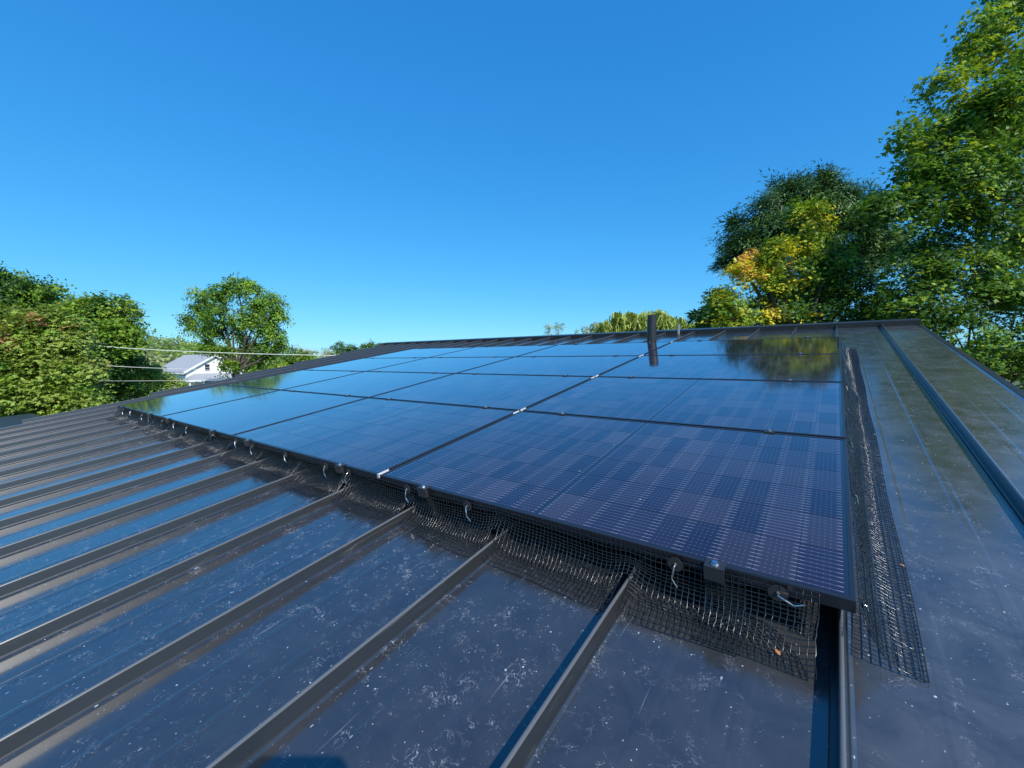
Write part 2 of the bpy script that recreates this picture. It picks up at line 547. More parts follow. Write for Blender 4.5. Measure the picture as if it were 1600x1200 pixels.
# ridge cap, rake trim, far slope, walls
mb = MB()
mb.box(U_LEFT - 0.03, U_RAKE, V_RIDGE - 0.004, V_RIDGE + 0.012, N_PAN - 0.03, N_PAN + 0.072)
mb.box(U_LEFT - 0.03, U_RAKE, V_RIDGE + 0.0125, V_RIDGE + 0.20, N_PAN + 0.060, N_PAN + 0.072)
mb.build('ridge_cap', M['trim'], bld)
mb = MB()
mb.box(U_RAKE - 0.018, U_RAKE + 0.02, V_EAVE, V_RIDGE, N_PAN - 0.14, N_PAN + 0.004)
mb.build('rake_trim', M['trim'], bld)
mb = MB()                                    # back slope falls away behind the ridge
yb = V_RIDGE + 0.2
for (u0, u1) in ((U_LEFT, U_RAKE),):
    mb.prism([(u0, yb, N_PAN + 0.055), (u1, yb, N_PAN + 0.055), (u1, yb + 4.5, N_PAN - 1.55), (u0, yb + 4.5, N_PAN - 1.55)], (0, 0, -0.1))
mb.build('back_slope', M['trim'], bld)
mb = MB()
wm = ROOF.inverted()
def wp(x, y, z): return wm @ Vector((x, y, z))
foot = [(-2.3, -1.6), (5.7, -1.6), (5.7, 10.4), (-5.2, 10.4), (-5.2, 6.3)]
top = [Z0 + y * SN / CS - 0.32 if y < 6.9 else Z0 + 6.7 * SN / CS - 0.3 - (y - 6.7) * 0.36 for (x, y) in foot]
vs = [wp(x, y, -0.3) for x, y in foot] + [wp(x, y, t) for (x, y), t in zip(foot, top)]
n = len(foot)
mb.add(vs, [tuple(range(n, 2 * n))] + [(i, (i + 1) % n, n + (i + 1) % n, n + i) for i in range(n)])
mb.build('wall', simple('grey_wall_boards', (0.35, 0.35, 0.34), 0.8, var=0.1), bld)
# neighbouring lower roof beyond the skewed edge, far left
lr = empty('lower_roof', Matrix.Identity(4), 'plain dark lower roof past the far left end of the ribbed roof', 'roof')
A = [spot(-40, 657, 7.6), spot(48, 646, 9.2), spot(66, 651, 8.4), spot(20, 672, 6.9), spot(-40, 690, 6.4)]
mb = MB(); mb.prism(A, (0, 0, -0.12)); mb.build('roof_slab', M['trim'], lr)
mb = MB()
cx = sum((p.x for p in A)) / 5; cy = sum((p.y for p in A)) / 5
sh = [Vector((p.x + (cx - p.x) * 0.2, p.y + (cy - p.y) * 0.2, p.z - 0.13)) for p in A]
mb.add([Vector((p.x, p.y, -0.2)) for p in sh] + sh, [(i, (i + 1) % 5, 5 + (i + 1) % 5, 5 + i) for i in range(5)])
mb.build('wall', simple('grey_wall', (0.3, 0.3, 0.3), 0.8), lr)

# ------------------------------------------------------------------ solar panels
PW, PH, PG = 1.722, 1.134, 0.02
cols_u = [-(PW + PG), 0.0, PW + PG, 2 * (PW + PG)]
rows_v = [r * (PH + PG) + (0.0 if r == 0 else PG * 0.0) for r in range(4)]
FH = 0.032
fm = MB()
lip = 0.011
fm.box(0, PW, 0, lip, -FH, 0); fm.box(0, PW, PH - lip, PH, -FH, 0)
fm.box(0, lip, lip, PH - lip, -FH, 0); fm.box(PW - lip, PW, lip, PH - lip, -FH, 0)
frame_me = fm.mesh('frame', M['frame'])
bv = bmesh.new(); bv.from_mesh(frame_me); bmesh.ops.bevel(bv, geom=[e for e in bv.edges], offset=0.0012, segments=1, affect='EDGES'); bv.to_mesh(frame_me); bv.free()
lm = MB(); lm.box(lip, PW - lip, lip, PH - lip, -0.0075, -0.0022)
lam_me = lm.mesh('glass_laminate', M['laminate'])
cm = MB(); cm.box(-0.0454, 0.0454, -0.0908, 0.0908, -0.0003, 0.0)
cell_me = cm.mesh('solar_cell', M['cell'])
lm2 = MB(); lm2.box(lip, PW - lip, lip, PH - lip, -0.0075, -0.0025)
gapm = NT('dark_backsheet_under_glass'); gapm.set(Base_Color=(0.006, 0.007, 0.014, 1), Roughness=0.5)
gapm.p.inputs['Coat Weight'].default_value = 1.0; gapm.p.inputs['Coat Roughness'].default_value = 0.075; gapm.p.inputs['Coat IOR'].default_value = 1.54
lam2_me = lm2.mesh('glass_laminate', gapm.mat)
mid_me_b = MB(); mid_me_b.box(-0.0075, 0.0075, 0.015, PH - 0.015, -0.0021, -0.0019)
rown = ['front row', 'second row', 'third row', 'back row']
coln = ['far left column', 'second column from the left', 'third column from the left', 'right hand column']
extra = {(3, 0): 'nearest solar panel, at the front right corner with its cells and silver ribbons showing',
         (0, 0): 'solar panel at the far left corner of the front row, mirroring plain blue sky',
         (3, 3): 'solar panel at the back right corner, mirroring the dark pine tree',
         (0, 3): 'solar panel at the far left corner of the back row, thin blue sliver'}
for ci in range(4):
    for ri in range(4):
        p = empty('solar_panel', ROOF @ Matrix.Translation((cols_u[ci], rows_v[ri], 0)),
                  extra.get((ci, ri), 'black framed solar panel in the %s, %s of the array' % (rown[ri], coln[ci])), 'solar panel', 'solar panels of the roof array')
        link('frame', frame_me, p)
        if (ci, ri) in ((3, 0), (3, 1), (2, 0)):
            link('glass_laminate', lam2_me, p)
            for a in range(18):
                for b in range(6):
                    u = 0.0205 + (a + 0.5) * 0.0925 + (0.016 if a >= 9 else 0)
                    link('solar_cell', cell_me, p, (u, 0.015 + (b + 0.5) * 0.184, -0.0020))
        else:
            link('glass_laminate', lam_me, p)
        if (ci, ri) in ((2, 0), (2, 1), (2, 2), (2, 3)):         # added pale strips painting sun glints on frame corners beside the last column
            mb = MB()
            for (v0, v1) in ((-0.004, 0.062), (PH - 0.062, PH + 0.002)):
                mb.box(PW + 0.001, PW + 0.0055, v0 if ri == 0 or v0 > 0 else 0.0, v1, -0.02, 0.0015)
            mb.build('gap_glint_strip', M['glint_white'], p)

# mounting rails under the array
clamp_u = [-1.48, -0.33, 0.285, 1.39, 2.04, 3.165, 3.80, 4.922]
V_TOP = rows_v[3] + PH
for i, u in enumerate(clamp_u):
    r = empty('mounting_rail', ROOF @ Matrix.Translation((u, 0, 0)), 'mounting rail under the array, %s from the left along the front edge' % ['first', 'second', 'third', 'fourth', 'fifth', 'sixth', 'seventh', 'eighth'][i], 'rail', 'mounting rails under the panels')
    mb = MB()
    v0 = -0.012
    mb.box(-0.018, -0.0145, v0, V_TOP, -0.085, -0.036); mb.box(0.0145, 0.018, v0, V_TOP, -0.085, -0.036)
    mb.box(-0.0145, 0.0145, v0, V_TOP, -0.085, -0.081); mb.box(-0.0145, -0.006, v0, V_TOP, -0.040, -0.036); mb.box(0.006, 0.0145, v0, V_TOP, -0.040, -0.036)
    mb.build('channel', M['alu_dark'], r)
    mb = MB()
    mb.box(0.0185, 0.0225, 0.0, 0.045, -0.140, -0.05); mb.box(0.023, 0.06, 0.0, 0.045, -0.140, -0.136)
    mb.build('foot', M['alu_dark'], r)

# clamps
ordn = ['first', 'second', 'third', 'fourth', 'fifth', 'sixth', 'seventh', 'eighth']


def bolt(mb, z0, h=0.008, r=0.0075):
    for (a, b, rr, n) in ((z0, z0 + 0.0015, r * 1.35, 16), (z0 + 0.0015, z0 + h, r, 6)):
        ring = [(rr * math.cos(2 * math.pi * k / n), rr * math.sin(2 * math.pi * k / n), a) for k in range(n)]
        mb.prism(ring, (0, 0, b - a))


plate = MB(); plate.box(-0.024, 0.024, -0.026, 0.013, 0.0005, 0.0045); plate.box(-0.024, 0.024, -0.026, -0.022, -0.034, 0.0)
plate_me = plate.mesh('clamp_plate', M['alu_dark'])
blk = MB(); blk.box(-0.021, 0.021, -0.0215, -0.003, -0.0345, -0.002)
blk_me = blk.mesh('clamp_block', M['alu_dark'])
bb = MB(); bolt(bb, 0.0046); bolt_me = bb.mesh('bolt', M['alu'])
mp = MB(); mp.box(-0.022, 0.022, -0.019, 0.019, 0.0005, 0.0040); mp.box(-0.020, 0.020, -0.008, 0.008, -0.034, 0.0004)
mid_me = mp.mesh('clamp_plate', M['alu_dark'])
for i, u in enumerate(clamp_u):
    c = empty('end_clamp', ROOF @ Matrix.Translation((u, 0, 0)),
              'end clamp with bolt gripping the front edge of the array, %s from the left' % ordn[i], 'clamp', 'end clamps along the front edge')
    link('clamp_plate', plate_me, c); link('clamp_block', blk_me, c); link('bolt', bolt_me, c, (0, -0.010, 0))
    c = empty('end_clamp', ROOF @ Matrix.Translation((u, V_TOP, 0)) @ Matrix.Rotation(math.pi, 4, 'Z'),
              'end clamp gripping the back edge of the array near the ridge, %s from the left' % ordn[i], 'clamp', 'end clamps along the back edge')
    link('clamp_plate', plate_me, c); link('clamp_block', blk_me, c); link('bolt', bolt_me, c, (0, -0.010, 0))
for r in range(1, 4):
    for i, u in enumerate(clamp_u):
        c = empty('mid_clamp', ROOF @ Matrix.Translation((u, rows_v[r] - PG / 2, 0)),
                  'bolted mid clamp in the %s panel gap from the front, %s from the left' % (ordn[r - 1], ordn[i]), 'clamp', 'mid clamps between panel rows')
        link('clamp_plate', mid_me, c); link('bolt', bolt_me, c)

# ------------------------------------------------------------------ critter guard mesh
R_WIRE = 0.00135


def wire_strips(lines, r=R_WIRE):
    """lines: list of (n,3) arrays -> thin three sided tubes"""
    Vs = []; Fs = []; base = 0
    for P in lines:
        P = np.asarray(P, float)
        n = len(P)
        t = np.gradient(P, axis=0); t /= np.linalg.norm(t, axis=1)[:, None] + 1e-12
        ref = np.array([0.3, 0.5, 0.81]);
        a = np.cross(t, ref); a /= np.linalg.norm(a, axis=1)[:, None] + 1e-12
        b = np.cross(t, a)
        ring = np.stack([P + r * (a * math.cos(q) + b * math.sin(q)) for q in (0.4, 1.9708, 3.5416, 5.1124)], 1)
        Vs.append(ring.reshape(-1, 3))
        i = np.arange(n - 1)[:, None] * 4
        for k in range(4):
            k2 = (k + 1) % 4
            Fs.append(np.concatenate([i + k, i + k2, i + 4 + k2, i + 4 + k], 1) + base)
        base += n * 4
    return np.concatenate(Vs), np.concatenate(Fs)


def seam_bump(u):
    """how far the roof surface under the skirt is lifted by the seam at u (0..1)"""
    d = min(abs(u - (seam_u(k) - 0.006)) for k in ks)
    return math.exp(-(d / 0.045) ** 2)


def front_profile(u, s, wav):
    """point of the front skirt at width u and arc parameter s in 0..1 (panel edge to the roof)"""
    b = seam_bump(u)
    reach = 0.130 + 0.012 * math.sin(u * 3.1 + wav) + 0.006 * math.sin(u * 9.7)
    hang = 0.052 - 0.010 * b + 0.008 * math.sin(u * 5.3 + 1.0 + wav)      # straight drop before the bend
    pts = [(-0.006, 0.002), (-0.008 - 0.004 * math.sin(u * 7), -hang)]
    zf = N_PAN + 0.005 + 0.034 * b
    pts += [(-0.016, -hang - 0.030 + 0.014 * b), (-0.040, max(zf, -hang - 0.060 + 0.02 * b)), (-0.070, zf + 0.006), (-reach, zf - 0.012 * b)]
    # piecewise interpolation with smoothing
    q = s * (len(pts) - 1); i = min(int(q), len(pts) - 2); f = q - i
    f = f
    v = pts[i][0] * (1 - f) + pts[i + 1][0] * f
    n = pts[i][1] * (1 - f) + pts[i + 1][1] * f
    return v, n


def front_guard(u0, u1, wav, off):
    lines = []
    SU, NS = 0.0150, 17
    us = np.arange(u0, u1 + 1e-6, SU)
    ss = np.linspace(0, 1, NS)
    tab = np.zeros((len(us), NS, 3))
    for i, u in enumerate(us):
        for j, s in enumerate(ss):
            v, n = front_profile(u, s, wav)
            du = 0.004 * math.sin(11 * u + 5 * s + wav) * s
            tab[i, j] = (u + du, v - off, n + off * 0.3)
    seams = [seam_u(k) - 0.006 for k in ks]
    cut = np.array([min(abs(u - a) for a in seams) < 0.009 for u in us])
    jcut = 10                                        # the skirt is slit over each seam below this
    for i in range(len(us)):
        P = tab[i] if not cut[i] else tab[i, :jcut]
        lines.append(P + rng.normal(0, 0.0008, P.shape))
    for j in range(NS):
        if j < jcut:
            lines.append(tab[:, j])
        else:
            run = []
            for i in range(len(us)):
                if cut[i]:
                    if len(run) > 1: lines.append(np.array(run))
                    run = []
                else: run.append(tab[i, j])
            if len(run) > 1: lines.append(np.array(run))
    return wire_strips(lines)


g1 = front_guard(-1.742, 5.00, 0.0, 0.0)
o = link('wire_mesh_guard', np_mesh('wire_mesh_guard', *g1, [M['mesh']], smooth=True))
o.matrix_world = ROOF
tag(o, 'long black wire mesh skirt hanging along the front edge of the solar panels', 'wire mesh', 'critter guard mesh round the array')
g2 = front_guard(4.90, 5.152, 1.4, 0.006)
o = link('wire_mesh_guard', np_mesh('wire_mesh_guard', *g2, [M['mesh']], smooth=True))
o.matrix_world = ROOF
tag(o, 'short black wire mesh piece overlapping the skirt at the front right corner', 'wire mesh', 'critter guard mesh round the array')
# the piece along the right side, flared over the pan
lines = []
vsamp = np.arange(-0.020, 4.62, 0.0150)
NS = 19
ss = np.linspace(0, 1, NS)
U_EDGE = cols_u[3] + PW
tab = np.zeros((len(vsamp), NS, 3))
for i, v in enumerate(vsamp):
    drop = 0.060 + 0.012 * math.sin(v * 4.1) + 0.008 * math.sin(v * 9.3)
    kink = 0.030 * math.exp(-((v - 2.35) / 0.16) ** 2)
    pts = [(0.006, -0.012), (0.012, -0.03), (0.022 + kink * 0.4, -drop), (0.048 + kink, -0.108 - 0.006 * math.sin(v * 3.3)), (0.080, -0.133 + 0.004 * math.sin(v * 6)), (0.122 + 0.004 * v + 0.003 * math.sin(v * 5), -0.139)]
    for j, s in enumerate(ss):
        q = s * (len(pts) - 1); a = min(int(q), len(pts) - 2); f = q - a
        uu = pts[a][0] * (1 - f) + pts[a + 1][0] * f; nn = pts[a][1] * (1 - f) + pts[a + 1][1] * f
        tab[i, j] = (U_EDGE + uu, v + 0.006 * math.sin(s * 3 + v * 2) + 0.012 * s, nn)
for i in range(len(vsamp)): lines.append(tab[i] + rng.normal(0, 0.0008, tab[i].shape))
for j in range(NS): lines.append(tab[:, j])
V_, F_ = wire_strips(lines)
o = link('wire_mesh_guard', np_mesh('wire_mesh_guard', V_, F_, [M['mesh']], smooth=True))
o.matrix_world = ROOF
tag(o, 'black wire mesh strip lying along the right hand side of the solar panels', 'wire mesh', 'critter guard mesh round the array')

# fasteners: black washer with a bent silver hook
dm = MB()
ring = [(0.0205 * math.cos(2 * math.pi * k / 20), 0, 0.0205 * math.sin(2 * math.pi * k / 20)) for k in range(20)]
dm.prism(ring, (0, -0.0022, 0))
dm.tube([(0, -0.002, 0), (0, -0.006, 0)], [0.006, 0.003], 10)
disc_me = dm.mesh('washer', M['disc'])
hk = MB(); hk.tube([(0, -0.004, 0.0), (0, -0.010, -0.002), (0.001, -0.016, -0.018), (0.000, -0.018, -0.034), (0.006, -0.019, -0.042), (0.017, -0.021, -0.052)], 0.0021, 7)
hook_me = hk.mesh('hook', M['alu'])
fu = [5.060, 4.822, 4.046, 3.690, 3.235, 3.02, 2.570, 2.11, 1.840, 1.42, 0.81, 0.46, 0.12, -0.34, -0.60, -1.08, -1.42]
fu_rot = [-75, 8, -14, -6, 25, -5, -35, 10, -20, 60, 5, -30, 40, 0, 10, -20, 15]
names17 = ['first', 'second', 'third', 'fourth', 'fifth', 'sixth', 'seventh', 'eighth', 'ninth', 'tenth', 'eleventh', 'twelfth', 'thirteenth', 'fourteenth', 'fifteenth', 'sixteenth', 'seventeenth']
for i, u in enumerate(fu):
    lab = 'black disc clip with silver hook holding the front mesh, %s from the right corner' % names17[i]
    o = empty('mesh_clip', ROOF @ Matrix.Translation((u, -0.0115, -0.026)) @ Matrix.Rotation(rad(fu_rot[i]), 4, 'Y'), lab, 'clip', 'mesh clips along the front edge')
    link('washer', disc_me, o); link('hook', hook_me, o)
for i, v in enumerate((0.03, 0.62, 1.16, 1.72, 2.28, 2.86, 3.42, 4.0)):
    o = empty('mesh_clip', ROOF @ Matrix.Translation((U_EDGE + 0.013, v, -0.024)) @ Matrix.Rotation(rad(90), 4, 'Z') @ Matrix.Rotation(rad((i * 37) % 50 - 20), 4, 'Y') @ Matrix.Scale(0.55, 4),
              'small clip holding the side mesh on the right edge, %s from the front' % ordn[i], 'clip', 'mesh clips along the right edge')
    link('washer', disc_me, o); link('hook', hook_me, o)

# ------------------------------------------------------------------ vent pipes
UPR = ROOF.to_3x3().inverted() @ Vector((0, 0, 1))
vp = empty('vent_pipe', ROOF @ Matrix.Translation((3.150, 4.70, N_PAN)) @ Matrix.Rotation(-SLOPE, 4, 'X'), 'black plastic vent pipe standing behind the back row of panels', 'vent pipe')
mb = MB()
R1, R0, H = 0.061, 0.054, 0.50
nn = 28
for r in (R1, R0):
    for z in (-0.03, H):
        mb.v += [(r * math.cos(2 * math.pi * k / nn), r * math.sin(2 * math.pi * k / nn), z) for k in range(nn)]
for k in range(nn):
    k2 = (k + 1) % nn
    mb.f += [(k, k2, nn + k2, nn + k), (2 * nn + k2, 2 * nn + k, 3 * nn + k, 3 * nn + k2), (nn + k, nn + k2, 3 * nn + k2, 3 * nn + k)]; mb.m += [0] * 3
o = mb.build('pipe', M['pipe'], vp, smooth=False)
mb = MB(); mb.tube([(0, 0, -0.02), (0, 0, 0.02), (0, 0, 0.05)], [0.12, 0.085, 0.0625], 24, cap=False); mb.build('rubber_boot', M['rubber'], vp)
vs_ = empty('vent_stub', ROOF @ Matrix.Translation((3.02, 6.45, N_PAN)) @ Matrix.Rotation(-SLOPE, 4, 'X'), 'thin grey vent stub near the ridge behind the array', 'vent pipe')
mb = MB(); mb.tube([(0, 0, -0.02), (0, 0, 0.20)], 0.022, 12); mb.build('pipe', simple('grey_pipe', (0.2, 0.2, 0.21), 0.4), vs_)
mb = MB(); mb.tube([(0, 0, -0.01), (0, 0, 0.03)], [0.05, 0.024], 12); mb.build('boot', M['rubber'], vs_)

# ------------------------------------------------------------------ foliage
def unit(a): return a / (np.linalg.norm(a, axis=-1, keepdims=True) + 1e-9)


QUAD = (np.array([[-0.5, 0.0, 0.0], [0.0, -0.34, 0.06], [0.5, 0.0, 0.0], [0.0, 0.34, 0.06]]), np.array([[0, 1, 2, 3]]))
# five pointed maple outline made of three kite blades
MAPLE = (np.array([[-0.45, 0, 0], [0.05, -0.20, .03], [0.55, 0, -.06], [0.05, 0.20, .03],
                   [-0.10, -0.55, -.05], [0.22, -0.36, 0.0], [-0.10, 0.55, -.05], [0.22, 0.36, 0.0], [-0.3, -0.08, 0.01], [-0.3, 0.08, 0.01]]),
         np.array([[0, 1, 2, 3], [8, 4, 5, 1], [9, 3, 7, 6]]))
NEEDLE = (np.array([[-0.5, -0.15, 0.0], [0.5, -0.06, 0.02], [0.5, 0.06, 0.02], [-0.5, 0.15, 0.0]]), np.array([[0, 1, 2, 3]]))
BLADE = (np.array([[-0.5, -0.10, 0.0], [0.5, -0.06, 0.0], [0.5, 0.06, 0.03], [-0.5, 0.10, 0.03]]), np.array([[0, 1, 2, 3]]))


def leaves(P, Nrm, Dir, size, shape):
    """place leaf shapes: P (n,3) centres, Nrm normals, Dir pointing directions, size (n,)"""
    T, F = shape
    z = unit(Nrm)
    x = unit(Dir - (Dir * z).sum(-1, keepdims=True) * z)
    y = np.cross(z, x)
    V = P[:, None, :] + size[:, None, None] * (T[None, :, 0:1] * x[:, None, :] + T[None, :, 1:2] * y[:, None, :] + T[None, :, 2:3] * z[:, None, :])
    n, k = len(P), len(T)
    FF = (F[None] + (np.arange(n) * k)[:, None, None]).reshape(-1, 4)
    return V.reshape(-1, 3), FF, len(F)


def tree(name, label, base_px, depth, lobes, mats, leaf=0.11, per=26, spray_r=0.32, shape=QUAD, trunk_r=0.18, up=0.5, droop=0.0,
         group=None, trunk_top=None, cat='tree', rng_seed=1, shell=0.55, out_dir=0.3, forks=True, spray_flat=0.22, limb_r=1.0, fine=True, clump=7, dens=0.9, ground=0.0, trunk_spots=None, twig=True):
    """lobes: (px, py, rx_px, ry_px, depth offset, n_sprays, {material: weight}); each is a clump of sprays with its own centre in space"""
    R_ = np.random.default_rng(rng_seed)
    if fine: leaf *= 0.78; per = int(per * 1.75)
    b = spot(base_px, 600, depth)
    base = Vector((b.x, b.y, ground))
    t = empty(name, Matrix.Translation(base), label, cat, group)
    Bn = np.array(base)
    keys = list(mats.keys())
    allV = []; allF = []; allM = []; off = 0
    limb = MB()
    tops = []
    for (px, py, rx, ry, dz, ns, mw) in lobes:
        d = depth + dz
        ns = max(6, int(ns * dens))
        c = np.array(spot(px, py, d)) - Bn
        r_right, r_up = rx * d / FPX, ry * d / FPX
        r_dep = 0.75 * (r_right + r_up) / 1.5
        g = unit(R_.normal(size=(ns, 3)))
        rr = (shell + (1 - shell) * R_.random((ns, 1))) ** 0.8 * (0.90 + 0.2 * R_.random((ns, 1)))
        bk_ = unit(R_.normal(size=(16, 3))); am_ = R_.uniform(-0.5, 0.5, 16)
        fac = 1 + (am_[None] * np.exp((g @ bk_.T - 1) * 10)).sum(1, keepdims=True)
        rr = rr * np.clip(fac, 0.45, 1.45)
        if ns > 24 and clump:                   # boughs: sprays gather on a few smaller clumps with gaps between
            kc = clump
            sub = unit(R_.normal(size=(kc, 3)) + np.array([0, 0, 0.15])) * R_.uniform(0.5, 0.95, (kc, 1))
            sr = R_.uniform(0.26, 0.52, kc)
            w_ = R_.integers(0, kc, ns)
            keep = R_.random((ns, 1)) < 0.88
            gr = np.where(keep, sub[w_] + g * sr[w_][:, None] * (0.6 + 0.4 * R_.random((ns, 1))), g * rr * 0.8)
        else:
            gr = g * rr
        ax = np.stack([np.array(RT), np.array(FW), np.array([0, 0, 1.0])])
        loc = (gr * np.array([[r_right, r_dep, r_up]])) @ ax
        S = c + loc
        S[:, 2] = np.maximum(S[:, 2], 0.25)
        outw = unit(unit(loc + 1e-6) * 0.5 + g * 0.7)
        tops.append((c, max(r_right, r_up), S, R_.choice(ns, min(ns, 7), replace=False)))
        # sprays
        nl = R_.poisson(per, ns) + 3
        idx = np.repeat(np.arange(ns), nl)
        n = len(idx)
        nrm_s = unit(outw * 0.5 + np.array([0, 0, up * 1.25]) + R_.normal(0, 0.25, (ns, 3)))
        sprd = spray_r * R_.uniform(0.6, 1.4, ns)[idx][:, None]
        q = R_.normal(0, 1, (n, 3)) * sprd * 0.5
        nn_ = nrm_s[idx]
        q -= (q * nn_).sum(-1, keepdims=True) * nn_ * (1 - spray_flat)
        ql = np.linalg.norm(q, axis=1, keepdims=True); q *= np.minimum(1, 0.95 * sprd / (ql + 1e-9))
        q += outw[idx] * (R_.random((n, 1)) - 0.25) * sprd * 0.9
        q[:, 2] -= droop * np.linalg.norm(q, axis=1)
        P = S[idx] + q
        Nn = unit(nn_ + R_.normal(0, 0.30, (n, 3)))
        D = unit(outw[idx] * out_dir + unit(q + 1e-6) * 0.8 + R_.normal(0, 0.35, (n, 3)) + np.array([0, 0, -droop * 1.5]))
        sz = leaf * (0.45 + 0.95 * R_.random(n))
        V, F, k = leaves(P, Nn, D, sz, shape)
        w = np.array([mw.get(x, 0) for x in keys], float); w /= w.sum()
        ms = R_.choice(len(keys), ns, p=w)
        mleaf = ms[idx]
        swap = R_.random(n) < 0.18
        mleaf = np.where(swap, R_.choice(len(keys), n, p=w), mleaf)
        allV.append(V); allF.append(F + off); allM.append(np.repeat(mleaf, k)); off += len(V)
    link('crown', np_mesh('crown', np.concatenate(allV), np.concatenate(allF), [mats[k] for k in keys], np.concatenate(allM)), t)
    # trunk and limbs
    zmax = max(c[2] for c, *_ in tops); zmin = min(c[2] for c, *_ in tops)
    cen = np.mean([c for c, *_ in tops], axis=0)
    split = trunk_top if trunk_top is not None else max(0.4, zmin * 0.75)
    tp = Vector((cen[0] * 0.25, cen[1] * 0.25, split))
    limb.tube([(0, 0, -0.3), (0, 0, 0.15), tuple(tp * 0.5), tuple(tp)], [trunk_r * 1.5, trunk_r * 1.1, trunk_r * 0.95, trunk_r * 0.8], 10)
    for (c, r, S, sel) in tops:
        e = Vector(c)
        m1 = tp.lerp(e, 0.45) + Vector(R_.normal(0, 0.06 * (e - tp).length + 1e-6, 3))
        rl = trunk_r * (0.32 + 0.2 * R_.random()) * limb_r
        limb.tube([tuple(tp - Vector((0, 0, 0.1))), tuple(m1), tuple(e)], [rl * 1.4, rl, rl * 0.45], 6)
        if twig:
            for s_ in sel:
                s3 = Vector(S[s_]); mm = e.lerp(s3, 0.5) + Vector(R_.normal(0, 0.08 * r, 3))
                limb.tube([tuple(e.lerp(m1, 0.25 * R_.random())), tuple(mm), tuple(s3)], [rl * 0.4, rl * 0.26, rl * 0.1], 5)
    limb.build('trunk', M['bark'], t)
    return t


G, DK, LM, YL, OR = L['maple'], L['maple_dark'], L['lime'], L['yellow'], L['orange']
# --- right side
pw = {'g': 3.0, 'd': 2.4, 'l': 0.6}  # shade painted by weighting darker leaves into lower boughs, yellow-green into sunlit tops
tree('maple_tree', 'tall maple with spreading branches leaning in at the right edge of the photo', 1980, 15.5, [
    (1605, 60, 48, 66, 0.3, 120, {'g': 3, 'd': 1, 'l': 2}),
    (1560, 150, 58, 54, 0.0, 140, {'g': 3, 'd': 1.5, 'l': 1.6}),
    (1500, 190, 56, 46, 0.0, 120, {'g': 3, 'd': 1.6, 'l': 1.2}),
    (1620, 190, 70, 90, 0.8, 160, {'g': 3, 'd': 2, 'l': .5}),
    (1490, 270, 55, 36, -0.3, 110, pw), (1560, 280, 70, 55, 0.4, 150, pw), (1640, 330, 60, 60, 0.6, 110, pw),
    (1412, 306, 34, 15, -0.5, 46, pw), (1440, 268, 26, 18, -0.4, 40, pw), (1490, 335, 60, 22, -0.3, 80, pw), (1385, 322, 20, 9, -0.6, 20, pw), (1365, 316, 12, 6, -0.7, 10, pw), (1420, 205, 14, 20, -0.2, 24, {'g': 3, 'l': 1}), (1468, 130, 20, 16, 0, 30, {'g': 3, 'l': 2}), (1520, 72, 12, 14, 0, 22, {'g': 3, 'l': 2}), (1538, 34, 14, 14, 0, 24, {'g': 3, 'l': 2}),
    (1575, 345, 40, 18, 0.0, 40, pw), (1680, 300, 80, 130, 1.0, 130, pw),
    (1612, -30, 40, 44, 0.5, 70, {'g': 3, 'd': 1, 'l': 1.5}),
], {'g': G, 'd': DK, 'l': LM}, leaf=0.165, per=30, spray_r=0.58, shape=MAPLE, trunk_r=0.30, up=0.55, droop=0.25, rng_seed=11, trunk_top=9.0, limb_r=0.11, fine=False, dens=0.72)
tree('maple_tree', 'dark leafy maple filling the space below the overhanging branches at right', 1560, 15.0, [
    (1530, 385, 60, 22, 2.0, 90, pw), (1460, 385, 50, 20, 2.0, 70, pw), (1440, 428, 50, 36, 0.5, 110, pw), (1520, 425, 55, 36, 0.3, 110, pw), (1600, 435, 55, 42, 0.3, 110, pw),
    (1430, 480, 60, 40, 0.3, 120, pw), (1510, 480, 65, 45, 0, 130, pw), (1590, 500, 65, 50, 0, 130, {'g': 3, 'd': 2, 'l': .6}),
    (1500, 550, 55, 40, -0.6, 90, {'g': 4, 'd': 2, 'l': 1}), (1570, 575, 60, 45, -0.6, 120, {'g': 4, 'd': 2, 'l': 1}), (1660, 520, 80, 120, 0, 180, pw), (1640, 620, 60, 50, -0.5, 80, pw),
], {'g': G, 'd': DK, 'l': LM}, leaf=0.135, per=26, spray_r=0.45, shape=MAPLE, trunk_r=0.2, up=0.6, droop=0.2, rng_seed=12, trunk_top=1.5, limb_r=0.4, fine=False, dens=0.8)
yw = {'y': 1.0, 'l': 1.4, 'g': 2.0, 'd': 2.0}
